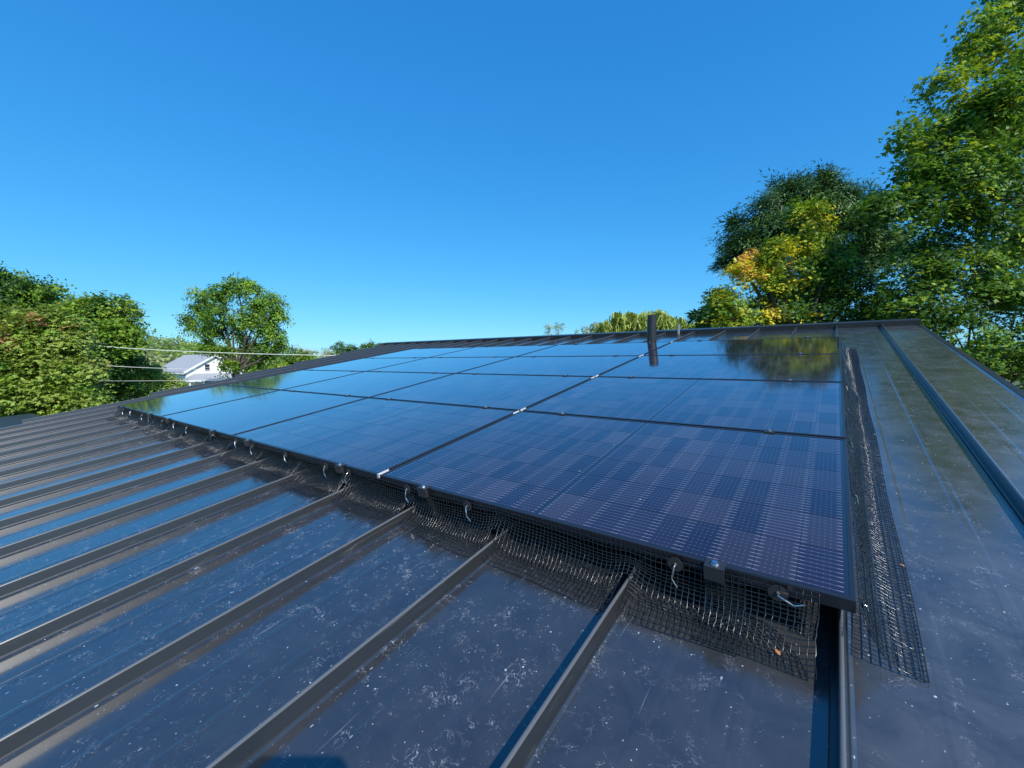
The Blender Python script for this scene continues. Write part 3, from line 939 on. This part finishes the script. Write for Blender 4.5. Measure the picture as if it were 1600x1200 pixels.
tree('maple_tree', 'maple turning yellow and orange on its left side behind the roof ridge', 1240, 18.0, [
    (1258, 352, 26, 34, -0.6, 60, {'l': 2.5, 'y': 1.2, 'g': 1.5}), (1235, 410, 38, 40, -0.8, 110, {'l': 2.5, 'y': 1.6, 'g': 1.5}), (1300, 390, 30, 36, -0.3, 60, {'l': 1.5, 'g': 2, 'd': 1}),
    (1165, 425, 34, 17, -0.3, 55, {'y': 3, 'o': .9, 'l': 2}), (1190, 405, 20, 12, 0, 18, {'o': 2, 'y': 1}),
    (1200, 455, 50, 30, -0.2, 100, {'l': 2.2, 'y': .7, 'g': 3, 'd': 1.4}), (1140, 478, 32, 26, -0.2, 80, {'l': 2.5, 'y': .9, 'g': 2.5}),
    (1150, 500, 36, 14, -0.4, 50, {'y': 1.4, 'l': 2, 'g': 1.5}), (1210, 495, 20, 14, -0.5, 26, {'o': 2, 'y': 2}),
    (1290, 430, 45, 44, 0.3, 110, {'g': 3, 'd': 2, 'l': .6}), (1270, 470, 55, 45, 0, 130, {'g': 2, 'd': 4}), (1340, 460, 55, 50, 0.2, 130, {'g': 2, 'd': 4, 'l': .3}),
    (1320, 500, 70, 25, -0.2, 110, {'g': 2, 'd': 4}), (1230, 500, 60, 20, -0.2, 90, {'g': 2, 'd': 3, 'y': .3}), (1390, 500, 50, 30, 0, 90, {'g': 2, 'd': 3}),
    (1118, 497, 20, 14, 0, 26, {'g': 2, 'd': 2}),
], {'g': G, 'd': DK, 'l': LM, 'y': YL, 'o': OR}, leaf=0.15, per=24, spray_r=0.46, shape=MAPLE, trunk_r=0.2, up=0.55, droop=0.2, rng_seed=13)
pn = {'p': 3, 'l': 1.2}
tree('pine_tree', 'tall dark pine with soft needle clumps rising behind the yellowing maple', 1260, 25.0, [
    (1288, 284, 8, 14, 0, 18, pn), (1292, 300, 15, 20, 0, 40, pn), (1318, 300, 12, 16, 0, 26, pn), (1245, 290, 12, 12, 0, 20, pn), (1295, 318, 36, 22, 0, 80, pn), (1315, 325, 46, 30, 0, 100, pn), (1240, 305, 30, 22, 0, 60, pn), (1215, 335, 42, 26, 0, 90, pn),
    (1270, 350, 60, 40, 0.5, 120, pn), (1180, 360, 34, 24, 0, 66, pn), (1150, 385, 28, 20, 0, 52, pn), (1200, 390, 50, 30, 0.3, 90, pn),
    (1340, 370, 46, 40, 0, 100, pn), (1380, 400, 46, 26, -0.5, 70, {'p': 2, 'l': 2.5}), (1410, 370, 30, 20, 0, 40, {'p': 2, 'l': 2}), (1300, 420, 80, 50, 1, 120, pn),
    (1140, 410, 20, 13, 0, 28, pn), (1360, 345, 25, 26, 0, 45, pn),
], {'p': L['pine'], 'l': L['pine_light']}, leaf=0.23, per=60, spray_r=0.66, shape=NEEDLE, trunk_r=0.32, up=0.7, rng_seed=14, out_dir=0.9, spray_flat=0.4)
tree('spruce_tree', 'low dark spruce with pointed drooping boughs beside the willow', 1112, 21.0, [
    (1098, 496, 20, 8, 0, 26, pn), (1112, 484, 14, 12, 0, 22, pn), (1116, 505, 30, 10, 0, 34, pn), (1120, 468, 9, 12, 0, 14, pn), (1115, 525, 34, 16, 0, 30, pn),
], {'p': L['pine'], 'l': L['pine_light']}, leaf=0.30, per=26, spray_r=0.35, shape=NEEDLE, trunk_r=0.12, up=0.3, rng_seed=15, out_dir=0.9)
# --- left side
ow = {'o': 3, 'm': 1.2, 'r': 0.04}
tree('maple_tree', 'broad olive green maple with a few rusty leaves at the left edge', 30, 15.0, [
    (30, 505, 55, 30, 0, 110, {'o': 3, 'm': .6, 'r': .08}), (95, 520, 45, 32, 0.2, 110, {'o': 3, 'm': .8, 'r': .05}), (-30, 530, 60, 50, 0, 130, {'o': 3, 'm': .8, 'r': .08}),
    (20, 560, 60, 40, -0.4, 140, ow), (105, 572, 42, 38, 0, 120, ow), (50, 610, 70, 36, -0.5, 160, ow), (-30, 620, 70, 50, -0.3, 140, ow), (120, 622, 34, 30, -0.2, 80, ow), (60, 655, 80, 25, -0.3, 110, ow),
    (15, 523, 12, 6, -1.0, 6, {'r': 1, 'o': 1}), (38, 496, 18, 7, -0.9, 8, {'r': 1, 'o': 1}),
], {'o': L['olive'], 'm': L['mid'], 'r': L['rust']}, leaf=0.165, per=30, spray_r=0.46, shape=MAPLE, trunk_r=0.2, up=0.6, droop=0.3, rng_seed=21, trunk_top=1.6)
tree('maple_tree', 'deep green maple with an orange tinted top behind the olive maple', 150, 22.0, [
    (140, 486, 32, 16, 0, 80, {'m': 3, 'l': .6, 'd': 1}), (106, 478, 18, 9, 0, 40, {'r': .5, 'm': 2, 'd': 1}), (175, 490, 40, 28, 0, 110, {'m': 3, 'l': .8, 'd': 1}),
    (196, 518, 22, 20, 0, 60, {'m': 3, 'l': .8}), (130, 510, 40, 34, 0, 110, {'m': 3, 'd': 1.5, 'l': .4}), (168, 545, 40, 32, -0.2, 120, {'m': 3, 'd': 2}), (202, 538, 14, 12, 0, 22, {'m': 3, 'l': 1}),
    (176, 562, 34, 22, 0, 70, {'m': 1, 'd': 3}), (140, 570, 40, 30, 0, 80, {'m': 2, 'd': 2}),
], {'m': L['mid'], 'd': DK, 'l': LM, 'r': L['rust']}, leaf=0.17, per=26, spray_r=0.52, shape=MAPLE, trunk_r=0.22, up=0.55, droop=0.25, rng_seed=22)
tree('ash_tree', 'dark green tree showing its feathery top above the maples at far left', 40, 27.0, [
    (20, 445, 34, 18, 0, 70, {'m': 1, 'd': 2, 'p': 1}), (-20, 470, 40, 34, 0, 90, {'m': 1, 'd': 2}), (54, 468, 34, 18, 0, 80, {'m': 1.2, 'd': 2}), (62, 455, 16, 8, 0, 24, {'m': 1.5, 'd': 2}), (40, 490, 60, 40, 0.5, 120, {'m': 1, 'd': 2}),
], {'m': L['mid'], 'd': DK, 'p': L['pine_light']}, leaf=0.24, per=26, spray_r=0.6, shape=QUAD, trunk_r=0.25, up=0.3, rng_seed=23, out_dir=0.8)
tree('leafy_bush', 'bright green bush between the maples and the white house', 185, 24.0, [
    (170, 600, 34, 22, 0, 90, {'m': 3, 'l': 1}), (205, 575, 40, 16, 0.5, 90, {'m': 2, 'l': .5, 'd': 1}), (160, 625, 30, 16, -0.5, 60, {'m': 3, 'l': 1}), (200, 612, 24, 14, -0.5, 50, {'m': 2, 'd': 2}),
], {'m': L['mid'], 'd': DK, 'l': LM}, leaf=0.16, per=24, spray_r=0.42, shape=MAPLE, trunk_r=0.07, rng_seed=24, trunk_top=0.4, cat='bush')
tree('leafy_bush', 'rounded bush standing in front of the white house wall', 258, 38.0, [
    (262, 594, 16, 9, 0, 40, {'o': 2, 'm': 2}), (250, 604, 22, 10, 0, 50, {'o': 1, 'm': 2, 'd': 1}), (276, 603, 12, 10, 0, 26, {'o': 2, 'm': 1}), (232, 610, 14, 9, 0, 30, {'m': 2, 'd': 1}), (244, 620, 30, 12, 0, 60, {'m': 2, 'd': 1, 'l': 1}),
], {'m': L['mid'], 'd': DK, 'o': L['olive'], 'l': LM}, leaf=0.2, per=22, spray_r=0.5, trunk_r=0.06, rng_seed=25, trunk_top=0.3, cat='bush')
tree('leafy_bush', 'dark shaded shrubs under the tree left of the white house', 222, 33.0, [
    (215, 600, 22, 13, 1.5, 60, {'d': 3}), (235, 590, 18, 10, 1.5, 40, {'d': 3}), (205, 585, 20, 12, 2, 40, {'d': 2, 'm': 1}),
], {'m': L['mid'], 'd': DK}, leaf=0.2, per=22, spray_r=0.5, trunk_r=0.06, rng_seed=26, trunk_top=0.3, cat='bush')
ew = {'e': 3, 'd': 0.8, 'l': 0.5}
tree('elm_tree', 'lone broad elm with a forked trunk standing beside the white house', 368, 46.0, [
    (372, 452, 40, 15, 0, 110, ew), (330, 462, 30, 14, 0, 70, ew), (412, 470, 30, 18, 0, 90, ew), (365, 485, 50, 22, -0.5, 140, ew),
    (310, 488, 18, 14, 0, 44, ew), (292, 499, 13, 9, 0, 22, ew), (298, 512, 10, 6, 0, 14, ew), (425, 500, 22, 22, 0, 80, ew), (395, 515, 34, 20, 0, 90, ew), (345, 515, 32, 16, 0, 70, ew),
    (432, 522, 14, 12, 0, 36, {'e': 3, 'd': 2}), (320, 538, 11, 9, 0, 24, ew), (340, 548, 20, 8, -0.5, 30, ew), (405, 545, 26, 12, 0.5, 54, {'e': 3, 'd': 2}), (425, 548, 16, 14, 1, 36, ew), (440, 540, 8, 10, 0, 16, ew),
    (358, 572, 14, 9, -0.6, 26, ew), (400, 570, 26, 12, 1, 50, ew), (375, 535, 18, 10, 0, 24, ew),
], {'e': L['elm'], 'd': DK, 'l': LM}, leaf=0.26, per=20, spray_r=0.62, shape=QUAD, trunk_r=0.42, up=0.4, droop=0.35, rng_seed=31, trunk_top=3.4, shell=0.35, limb_r=0.6, dens=1.12)
tree('leafy_bush', 'green hedge trees right of the elm against the sky', 470, 60.0, [
    (458, 560, 14, 10, 0, 40, {'m': 2, 'd': 1}), (480, 560, 18, 8, 0, 46, {'m': 2, 'd': 1, 'l': .4}), (450, 572, 20, 10, 0, 40, {'m': 2, 'd': 2}), (465, 548, 10, 5, 3, 18, {'m': 2, 'p': 1}), (430, 578, 30, 10, -2, 50, {'m': 2, 'l': 1}),
], {'m': L['mid'], 'd': DK, 'l': LM, 'p': L['pale']}, leaf=0.34, per=20, spray_r=0.7, trunk_r=0.08, rng_seed=32, trunk_top=0.5, cat='bush')
tree('bare_thicket', 'pale greyish thicket of thin stems left of the small pines', 500, 75.0, [
    (490, 553, 14, 6, 0, 30, {'p': 2, 'f': 1}), (505, 551, 14, 6, 0, 30, {'p': 1, 'f': 2, 'r': .6}), (520, 556, 12, 5, 0, 20, {'f': 2, 'm': 1}), (470, 556, 14, 5, 0, 20, {'p': 1, 'f': 1}),
], {'p': L['pale'], 'f': L['field'], 'r': L['rust'], 'm': L['mid']}, leaf=0.3, per=16, spray_r=0.7, shape=NEEDLE, trunk_r=0.06, rng_seed=33, trunk_top=0.6, cat='thicket')
for i, (px, py, rx, ry, lab) in enumerate(((532, 545, 11, 8, 'leftmost'), (548, 546, 8, 7, 'second from the left'), (563, 547, 8, 6, 'third from the left'), (578, 544, 8, 7, 'fourth from the left'), (592, 543, 6, 5, 'rightmost'))):
    tree('pine_tree', 'small round pine on the skyline behind the roof, %s of five' % lab, px, 95.0 + i * 2, [
        (px, py, rx, ry, 0, 34, {'p': 2, 'l': 2}), (px - 2, py + 10, rx, ry, 0, 20, {'p': 2, 'l': 2})],
        {'p': L['pine'], 'l': L['pine_light']}, leaf=0.55, per=22, spray_r=0.75, shape=NEEDLE, trunk_r=0.12, rng_seed=40 + i, group='small pines on the skyline', twig=False)
# --- behind the ridge
ww = {'w': 3, 'm': .5}
wl = []
for (px, py, rx, ry, ns) in ((968, 503, 20, 14, 70), (1000, 500, 18, 15, 70), (1035, 498, 20, 16, 80), (1062, 505, 9, 12, 34), (985, 492, 10, 6, 24), (1028, 488, 12, 6, 28), (950, 512, 16, 8, 34), (1050, 515, 20, 8, 36)):
    wl.append((px, py, rx, ry, 0, ns, ww))
tree('willow_tree', 'pale yellow green weeping willow behind the ridge and the black pipe', 1010, 62.0, wl, {'w': L['willow'], 'm': L['olive']},
     leaf=1.0, per=12, spray_r=0.8, shape=BLADE, trunk_r=0.4, up=0.0, droop=1.3, rng_seed=51, out_dir=0.0, twig=False)
tree('shrub', 'yellow green shrub peeking over the ridge right of the willow', 1082, 40.0, [(1085, 513, 16, 5, 0, 30, {'l': 2, 'w': 2}), (1078, 520, 20, 5, 0, 26, {'l': 2, 'w': 2})],
     {'l': LM, 'w': L['willow']}, leaf=0.25, per=20, spray_r=0.5, trunk_r=0.06, rng_seed=52, trunk_top=0.4, cat='bush')
for i, (px, py, rx, ry, lab) in enumerate(((857, 515, 9, 9, 'left'), (873, 513, 9, 10, 'right'))):
    tree('birch_tree', 'small pale feathery tree over the ridge, %s one of the close pair' % lab, px, 80.0, [(px, py, rx, ry, 0, 42, {'p': 2, 'w': 1}), (px, py + 12, rx, 7, 0, 20, {'p': 2})],
         {'p': L['pale'], 'w': L['willow']}, leaf=0.3, per=9, spray_r=0.6, shape=NEEDLE, trunk_r=0.1, rng_seed=53 + i, group='pair of pale trees over the ridge', twig=False)
tree('shrub', 'pale bush left of the willow just over the ridge', 925, 66.0, [(920, 518, 18, 5, 0, 26, {'p': 1, 'w': 2}), (935, 512, 12, 7, 0, 22, {'p': 2, 'w': 1})],
     {'p': L['pale'], 'w': L['willow']}, leaf=0.35, per=14, spray_r=0.6, trunk_r=0.06, rng_seed=56, trunk_top=0.4, cat='bush')

# distant woods on the hills, one uncountable mass
R_ = np.random.default_rng(5)
n = 9000
ang = np.radians(R_.uniform(-75, 60, n)); d = R_.uniform(150, 620, n) ** 1.0
px_ = CAMP.x + d * (np.cos(ang) * FW.x + np.sin(ang) * RT.x); py_ = CAMP.y + d * (np.cos(ang) * FW.y + np.sin(ang) * RT.y)
hz = hill(px_, py_)
P = np.stack([px_, py_, hz + R_.uniform(0.5, 1.0, n) * (1.5 + 2.5 * R_.random(n))], -1)
rep = 9
idx = np.repeat(np.arange(n), rep)
hgt = (1.2 + 2.2 * R_.random(n))[idx]
Pl = P[idx] + R_.normal(0, 1, (n * rep, 3)) * np.stack([hgt, hgt, hgt * 0.6], -1)
Nn = unit(R_.normal(0, 0.6, (n * rep, 3)) + np.array([0, 0, 0.8]))
V, F, k = leaves(Pl, Nn, R_.normal(size=(n * rep, 3)), 1.0 + 1.4 * R_.random(n * rep), QUAD)
zone = np.sin(px_ * 0.03 + 1) + np.sin(py_ * 0.041) + R_.normal(0, 0.5, n)
mi = np.where(zone > 0.6, 0, np.where(zone > -0.5, 1, 2))[idx]
tag(link('distant_woods', np_mesh('distant_woods', V, F, [L['field'], L['olive'], L['mid']], mi)), kind='stuff')

# ------------------------------------------------------------------ white farmhouse
P0 = spot(291, 600, 55.0); E1 = (RT * 0.53 + FW * 0.848); E2 = (RT * -0.848 + FW * 0.53)
HM = Matrix(((E1.x, E2.x, 0, P0.x), (E1.y, E2.y, 0, P0.y), (0, 0, 1, 0), (0, 0, 0, 1)))   # x along the gable, y back along the side
hs_ = empty('white_house', HM, 'white farmhouse with grey shingle gable roof and front porch beside the elm', 'house')
HW, HL = 6.8, 9.2
zc = CAMP.z
HE, HP = zc - 1.17, zc + 0.95
m = NT('white_clapboard')
cc = m.coord(); sp = m.n('ShaderNodeSeparateXYZ'); m.l(cc, sp.inputs[0])
ln = m.ramp(m.math('FRACT', m.math('MULTIPLY', sp.outputs[2], 7.0)), 0.0, 0.12, 0.6, 1.0)
m.set(Base_Color=m.mix(ln, (0.66, 0.66, 0.64, 1), (0.88, 0.88, 0.84, 1)), Roughness=0.6)
mb = MB()
mb.add([(0, 0, -0.3), (HW, 0, -0.3), (HW, 0, HE), (HW / 2, 0, HP - 0.05), (0, 0, HE), (0, HL, -0.3), (HW, HL, -0.3), (HW, HL, HE), (HW / 2, HL, HP - 0.05), (0, HL, HE)],
       [(0, 1, 2, 3, 4), (5, 9, 8, 7, 6), (0, 4, 9, 5), (1, 6, 7, 2)])
mb.build('wall', m.mat, hs_)
m = NT('grey_shingles'); cc = m.coord()
bk = m.n('ShaderNodeTexBrick'); m.l(cc, bk.inputs['Vector']); bk.inputs['Scale'].default_value = 3.0
bk.inputs['Color1'].default_value = (0.33, 0.335, 0.35, 1); bk.inputs['Color2'].default_value = (0.40, 0.405, 0.42, 1); bk.inputs['Mortar'].default_value = (0.22, 0.22, 0.23, 1)
m.set(Base_Color=bk.outputs['Color'], Roughness=0.9)
SHING = m.mat
WHITE = simple('white_house_trim', (0.8, 0.8, 0.78), 0.5)
DARKG = simple('dark_window_glass', (0.03, 0.035, 0.045), 0.06, 0, 0.6)
sl_ = (HP - HE) / (HW / 2)
mb = MB()
ov = 0.35
for s in (-1, 1):
    x0 = HW / 2; x1 = HW / 2 + s * (HW / 2 + ov)
    z1 = HE - ov * sl_
    mb.prism([(x0, -0.3, HP), (x1, -0.3, z1), (x1, HL + 0.3, z1), (x0, HL + 0.3, HP)], (0, 0, 0.12))
rf = mb.build('roof', SHING, hs_)
mb = MB()
for s in (-1, 1):
    x0 = HW / 2; x1 = HW / 2 + s * (HW / 2 + ov); z1 = HE - ov * sl_
    mb.prism([(x0, -0.34, HP - 0.16), (x1, -0.34, z1 - 0.16), (x1, -0.34, z1 + 0.125), (x0, -0.34, HP + 0.125)], (0, 0.035, 0))
    mb.box(min(x1, x1 - s * 0.05), max(x1, x1 - s * 0.05), -0.3, HL + 0.3, z1 - 0.2, z1 - 0.01)
mb.build('fascia', WHITE, rf)
mb = MB()
for k in range(5): pass
# windows on the gable and side
def window(x, y, z, w, h, axis):
    a = MB(); g = MB()
    fr = 0.09
    if axis == 'x':
        a.box(x - w / 2 - fr, x + w / 2 + fr, y - 0.05, y - 0.003, z - h / 2 - fr, z + h / 2 + fr)
        g.box(x - w / 2, x + w / 2, y - 0.062, y - 0.0505, z - h / 2, z - 0.02); g.box(x - w / 2, x + w / 2, y - 0.062, y - 0.0505, z + 0.02, z + h / 2)
    else:
        a.box(x - 0.05, x - 0.003, y - w / 2 - fr, y + w / 2 + fr, z - h / 2 - fr, z + h / 2 + fr)
        g.box(x - 0.062, x - 0.0505, y - w / 2, y + w / 2, z - h / 2, z - 0.02); g.box(x - 0.062, x - 0.0505, y - w / 2, y + w / 2, z + 0.02, z + h / 2)
    f = a.build('window', WHITE, hs_); g.build('pane', DARKG, f)
window(HW * 0.36, 0, zc - 0.72, 0.55, 0.85, 'x'); window(HW * 0.64, 0, zc - 0.72, 0.55, 0.85, 'x')
window(0, 2.2, 1.5, 0.8, 1.3, 'y'); window(0, 6.2, 1.5, 0.8, 1.3, 'y')
# dark blue-grey strip on the wall under the side eave
mb = MB(); mb.box(-0.03, -0.004, 0.1, HL - 0.1, HE - 0.62, HE - 0.22); mb.build('eave_strip', simple('blue_grey_eave_strip', (0.22, 0.30, 0.36), 0.6), hs_)
# porch with hip roof before the gable
PZ = zc - 1.75; PD = 2.2
mb = MB()
mb.add([(-0.6, -PD - 0.2, PZ - 0.55), (HW + 0.1, -PD - 0.2, PZ - 0.55), (HW - 0.4, -0.01, PZ + 0.25), (1.0, -0.01, PZ + 0.25), (-0.6, -0.01, PZ - 0.55), (HW + 0.1, -0.01, PZ - 0.55)],
       [(0, 1, 2, 3), (0, 3, 4), (1, 5, 2), (0, 4, 5, 1), (3, 2, 5, 4)])
pr = mb.build('porch_roof', SHING, hs_)
mb = MB(); mb.box(-0.64, HW + 0.14, -PD - 0.24, -PD - 0.203, PZ - 0.78, PZ - 0.53); mb.box(-0.64, -0.603, -PD - 0.2, -0.02, PZ - 0.78, PZ - 0.53); mb.build('fascia', WHITE, pr)
for x in (-0.45, 1.1, 2.6, 4.2, 5.7, HW - 0.05):
    mb = MB(); mb.box(x - 0.09, x + 0.09, -PD - 0.1, -PD + 0.08, -0.2, PZ - 0.79); mb.build('porch_post', WHITE, hs_)
mb = MB(); mb.box(-0.5, HW, -PD, -0.01, -0.2, 0.5); mb.build('porch_floor', WHITE, hs_)
mb = MB(); mb.box(2.0, 2.85, -0.05, -0.004, 0.5, 2.2); d_ = mb.build('door', simple('dark_door', (0.05, 0.05, 0.055), 0.5), hs_)
window(3.9, 0, 1.55, 0.9, 1.2, 'x'); window(5.5, 0, 1.55, 0.9, 1.2, 'x')
# far brown roofed house right of the elm
B0 = spot(403, 600, 85.0)
bh = empty('brown_roof_house', Matrix.Translation((B0.x, B0.y, 0)) @ Matrix.Rotation(math.atan2(RT.y, RT.x), 4, 'Z'), 'low far house with a tan roof half hidden by bushes right of the elm', 'house')
mb = MB(); mb.box(0, 9, 0, 6, -0.3, zc - 2.9); mb.build('wall', WHITE, bh)
mb = MB(); mb.add([(-0.4, -0.4, zc - 2.95), (9.4, -0.4, zc - 2.95), (9.4, 3, zc - 1.7), (-0.4, 3, zc - 1.7), (-0.4, 6.4, zc - 2.95), (9.4, 6.4, zc - 2.95)], [(0, 1, 2, 3), (3, 2, 5, 4), (0, 3, 4), (1, 5, 2), (0, 4, 5, 1)])
mb.build('roof', simple('tan_shingle', (0.34, 0.24, 0.18), 0.9, var=0.1), bh)

# ------------------------------------------------------------------ overhead wires
def wire(label, pts, r):
    P = [spot(*p) for p in pts]
    # sagging smooth curve through three points
    out = []
    for i in range(25):
        t = i / 24
        a = P[0] * (2 * (t - .5) * (t - 1)) + P[1] * (-4 * t * (t - 1)) + P[2] * (2 * t * (t - .5))
        out.append(a)
    mb = MB(); mb.tube(out, r, 6)
    tag(mb.build('overhead_wire', M['cable'], None, smooth=True), label, 'wire', 'service wires left of the roof')


wire('topmost white overhead cable crossing in front of the elm tree', [(60, 528, 20), (290, 549, 22), (660, 557, 26)], 0.019)
wire('middle overhead wire passing left of the white house roof', [(100, 566, 20), (205, 573.5, 21), (330, 577.5, 23)], 0.012)
wire('lowest overhead wire running in front of the white house porch', [(110, 594, 20), (240, 595, 21), (420, 592, 23)], 0.009)

# ------------------------------------------------------------------ small litter on the roof
lf = NT('dry_leaf'); lf.set(Base_Color=(0.42, 0.18, 0.06, 1), Roughness=0.7)
for i, (u, v, n_, s, lab) in enumerate(((5.068, -0.082, -0.128, 0.016, 'small curled orange leaf on the front mesh near the right corner'), (5.325, 0.42, -0.128, 0.012, 'tiny dry leaf on the mesh strip along the right side'))):
    V, F, k = leaves(np.array([[0, 0, 0.0]]), np.array([[0.2, 0.1, 1.0]]), np.array([[0.7, 0.6, 0.2]]), np.array([s]), MAPLE)
    o = link('fallen_leaf', np_mesh('fallen_leaf', V, F, [lf.mat])); o.matrix_world = ROOF @ Matrix.Translation((u, v, n_))
    tag(o, lab, 'leaf', 'fallen leaves on the roof')

# ------------------------------------------------------------------ the photographer, kneeling on the roof behind the camera
def rel(r, f, u): return CAMP + RT * r + FW * f + Vector((0, 0, u))


SK = {'pelvis': (0, -.66, -.70, .135), 'belly': (0, -.63, -.54, .125), 'chest': (0, -.57, -.36, .135), 'neck0': (0, -.53, -.19, .075), 'neck': (0, -.50, -.10, .052),
      'head': (0, -.47, -.02, .085), 'crown': (0, -.465, .075, .092), 'top': (0, -.47, .13, .06)}
LK = [('pelvis', 'belly'), ('belly', 'chest'), ('chest', 'neck0'), ('neck0', 'neck'), ('neck', 'head'), ('head', 'crown'), ('crown', 'top')]
for sd, q in (('L', -1), ('R', 1)):
    SK.update({'sh' + sd: (q * .17, -.54, -.21, .062), 'el' + sd: (q * .21, -.30, -.37, .043), 'wr' + sd: (q * .125, -.10, -.09, .028), 'pa' + sd: (q * .100, -.045, -.035, .030),
               'hip' + sd: (q * .095, -.64, -.72, .095), 'kn' + sd: (q * .15, -.22, -.835, .062), 'an' + sd: (q * .11, -.66, -.935, .042), 'to' + sd: (q * .11, -.86, -.985, .035)})
    LK += [('neck0', 'sh' + sd), ('sh' + sd, 'el' + sd), ('el' + sd, 'wr' + sd), ('wr' + sd, 'pa' + sd), ('pelvis', 'hip' + sd), ('hip' + sd, 'kn' + sd), ('kn' + sd, 'an' + sd), ('an' + sd, 'to' + sd)]
    for k, (du, r_) in enumerate(((.028, .0095), (.010, .010), (-.008, .0095), (-.025, .0085))):
        SK['f%d%s' % (k, sd)] = (q * .092, -.020, -.020 + du, r_); SK['g%d%s' % (k, sd)] = (q * .072, -.006, -.018 + du, r_ * .85)
        LK += [('pa' + sd, 'f%d%s' % (k, sd)), ('f%d%s' % (k, sd), 'g%d%s' % (k, sd))]
    SK['t0' + sd] = (q * .085, -.045, .000, .011); SK['t1' + sd] = (q * .060, -.034, .012, .009)
    LK += [('pa' + sd, 't0' + sd), ('t0' + sd, 't1' + sd)]
names = list(SK)
me = bpy.data.meshes.new('person')
me.from_pydata([tuple(rel(*SK[n][:3])) for n in names], [(names.index(a), names.index(b)) for a, b in LK], [])
me.materials.append(simple('navy_work_clothes', (0.05, 0.06, 0.09), 0.85, var=0.2))
person = link('person', me)
tag(person, 'person in dark clothes kneeling on the roof, holding up a phone', 'person')
sk = person.modifiers.new('skin', 'SKIN')
for i, n in enumerate(names):
    me.skin_vertices[0].data[i].radius = (SK[n][3], SK[n][3])
me.skin_vertices[0].data[0].use_root = True
sb = person.modifiers.new('smooth', 'SUBSURF'); sb.levels = 1; sb.render_levels = 1
ph = empty('phone', CAMW @ Matrix.Translation((0, -0.018, 0.0135)), 'black phone held sideways in both hands', 'phone')
mb = MB(); mb.box(-0.080, 0.080, -0.037, 0.037, -0.004, 0.004); mb.build('phone_body', M['trim'], ph)
mb = MB(); mb.box(-0.076, 0.076, -0.034, 0.034, 0.0041, 0.0046); mb.build('screen', DARKG, ph)
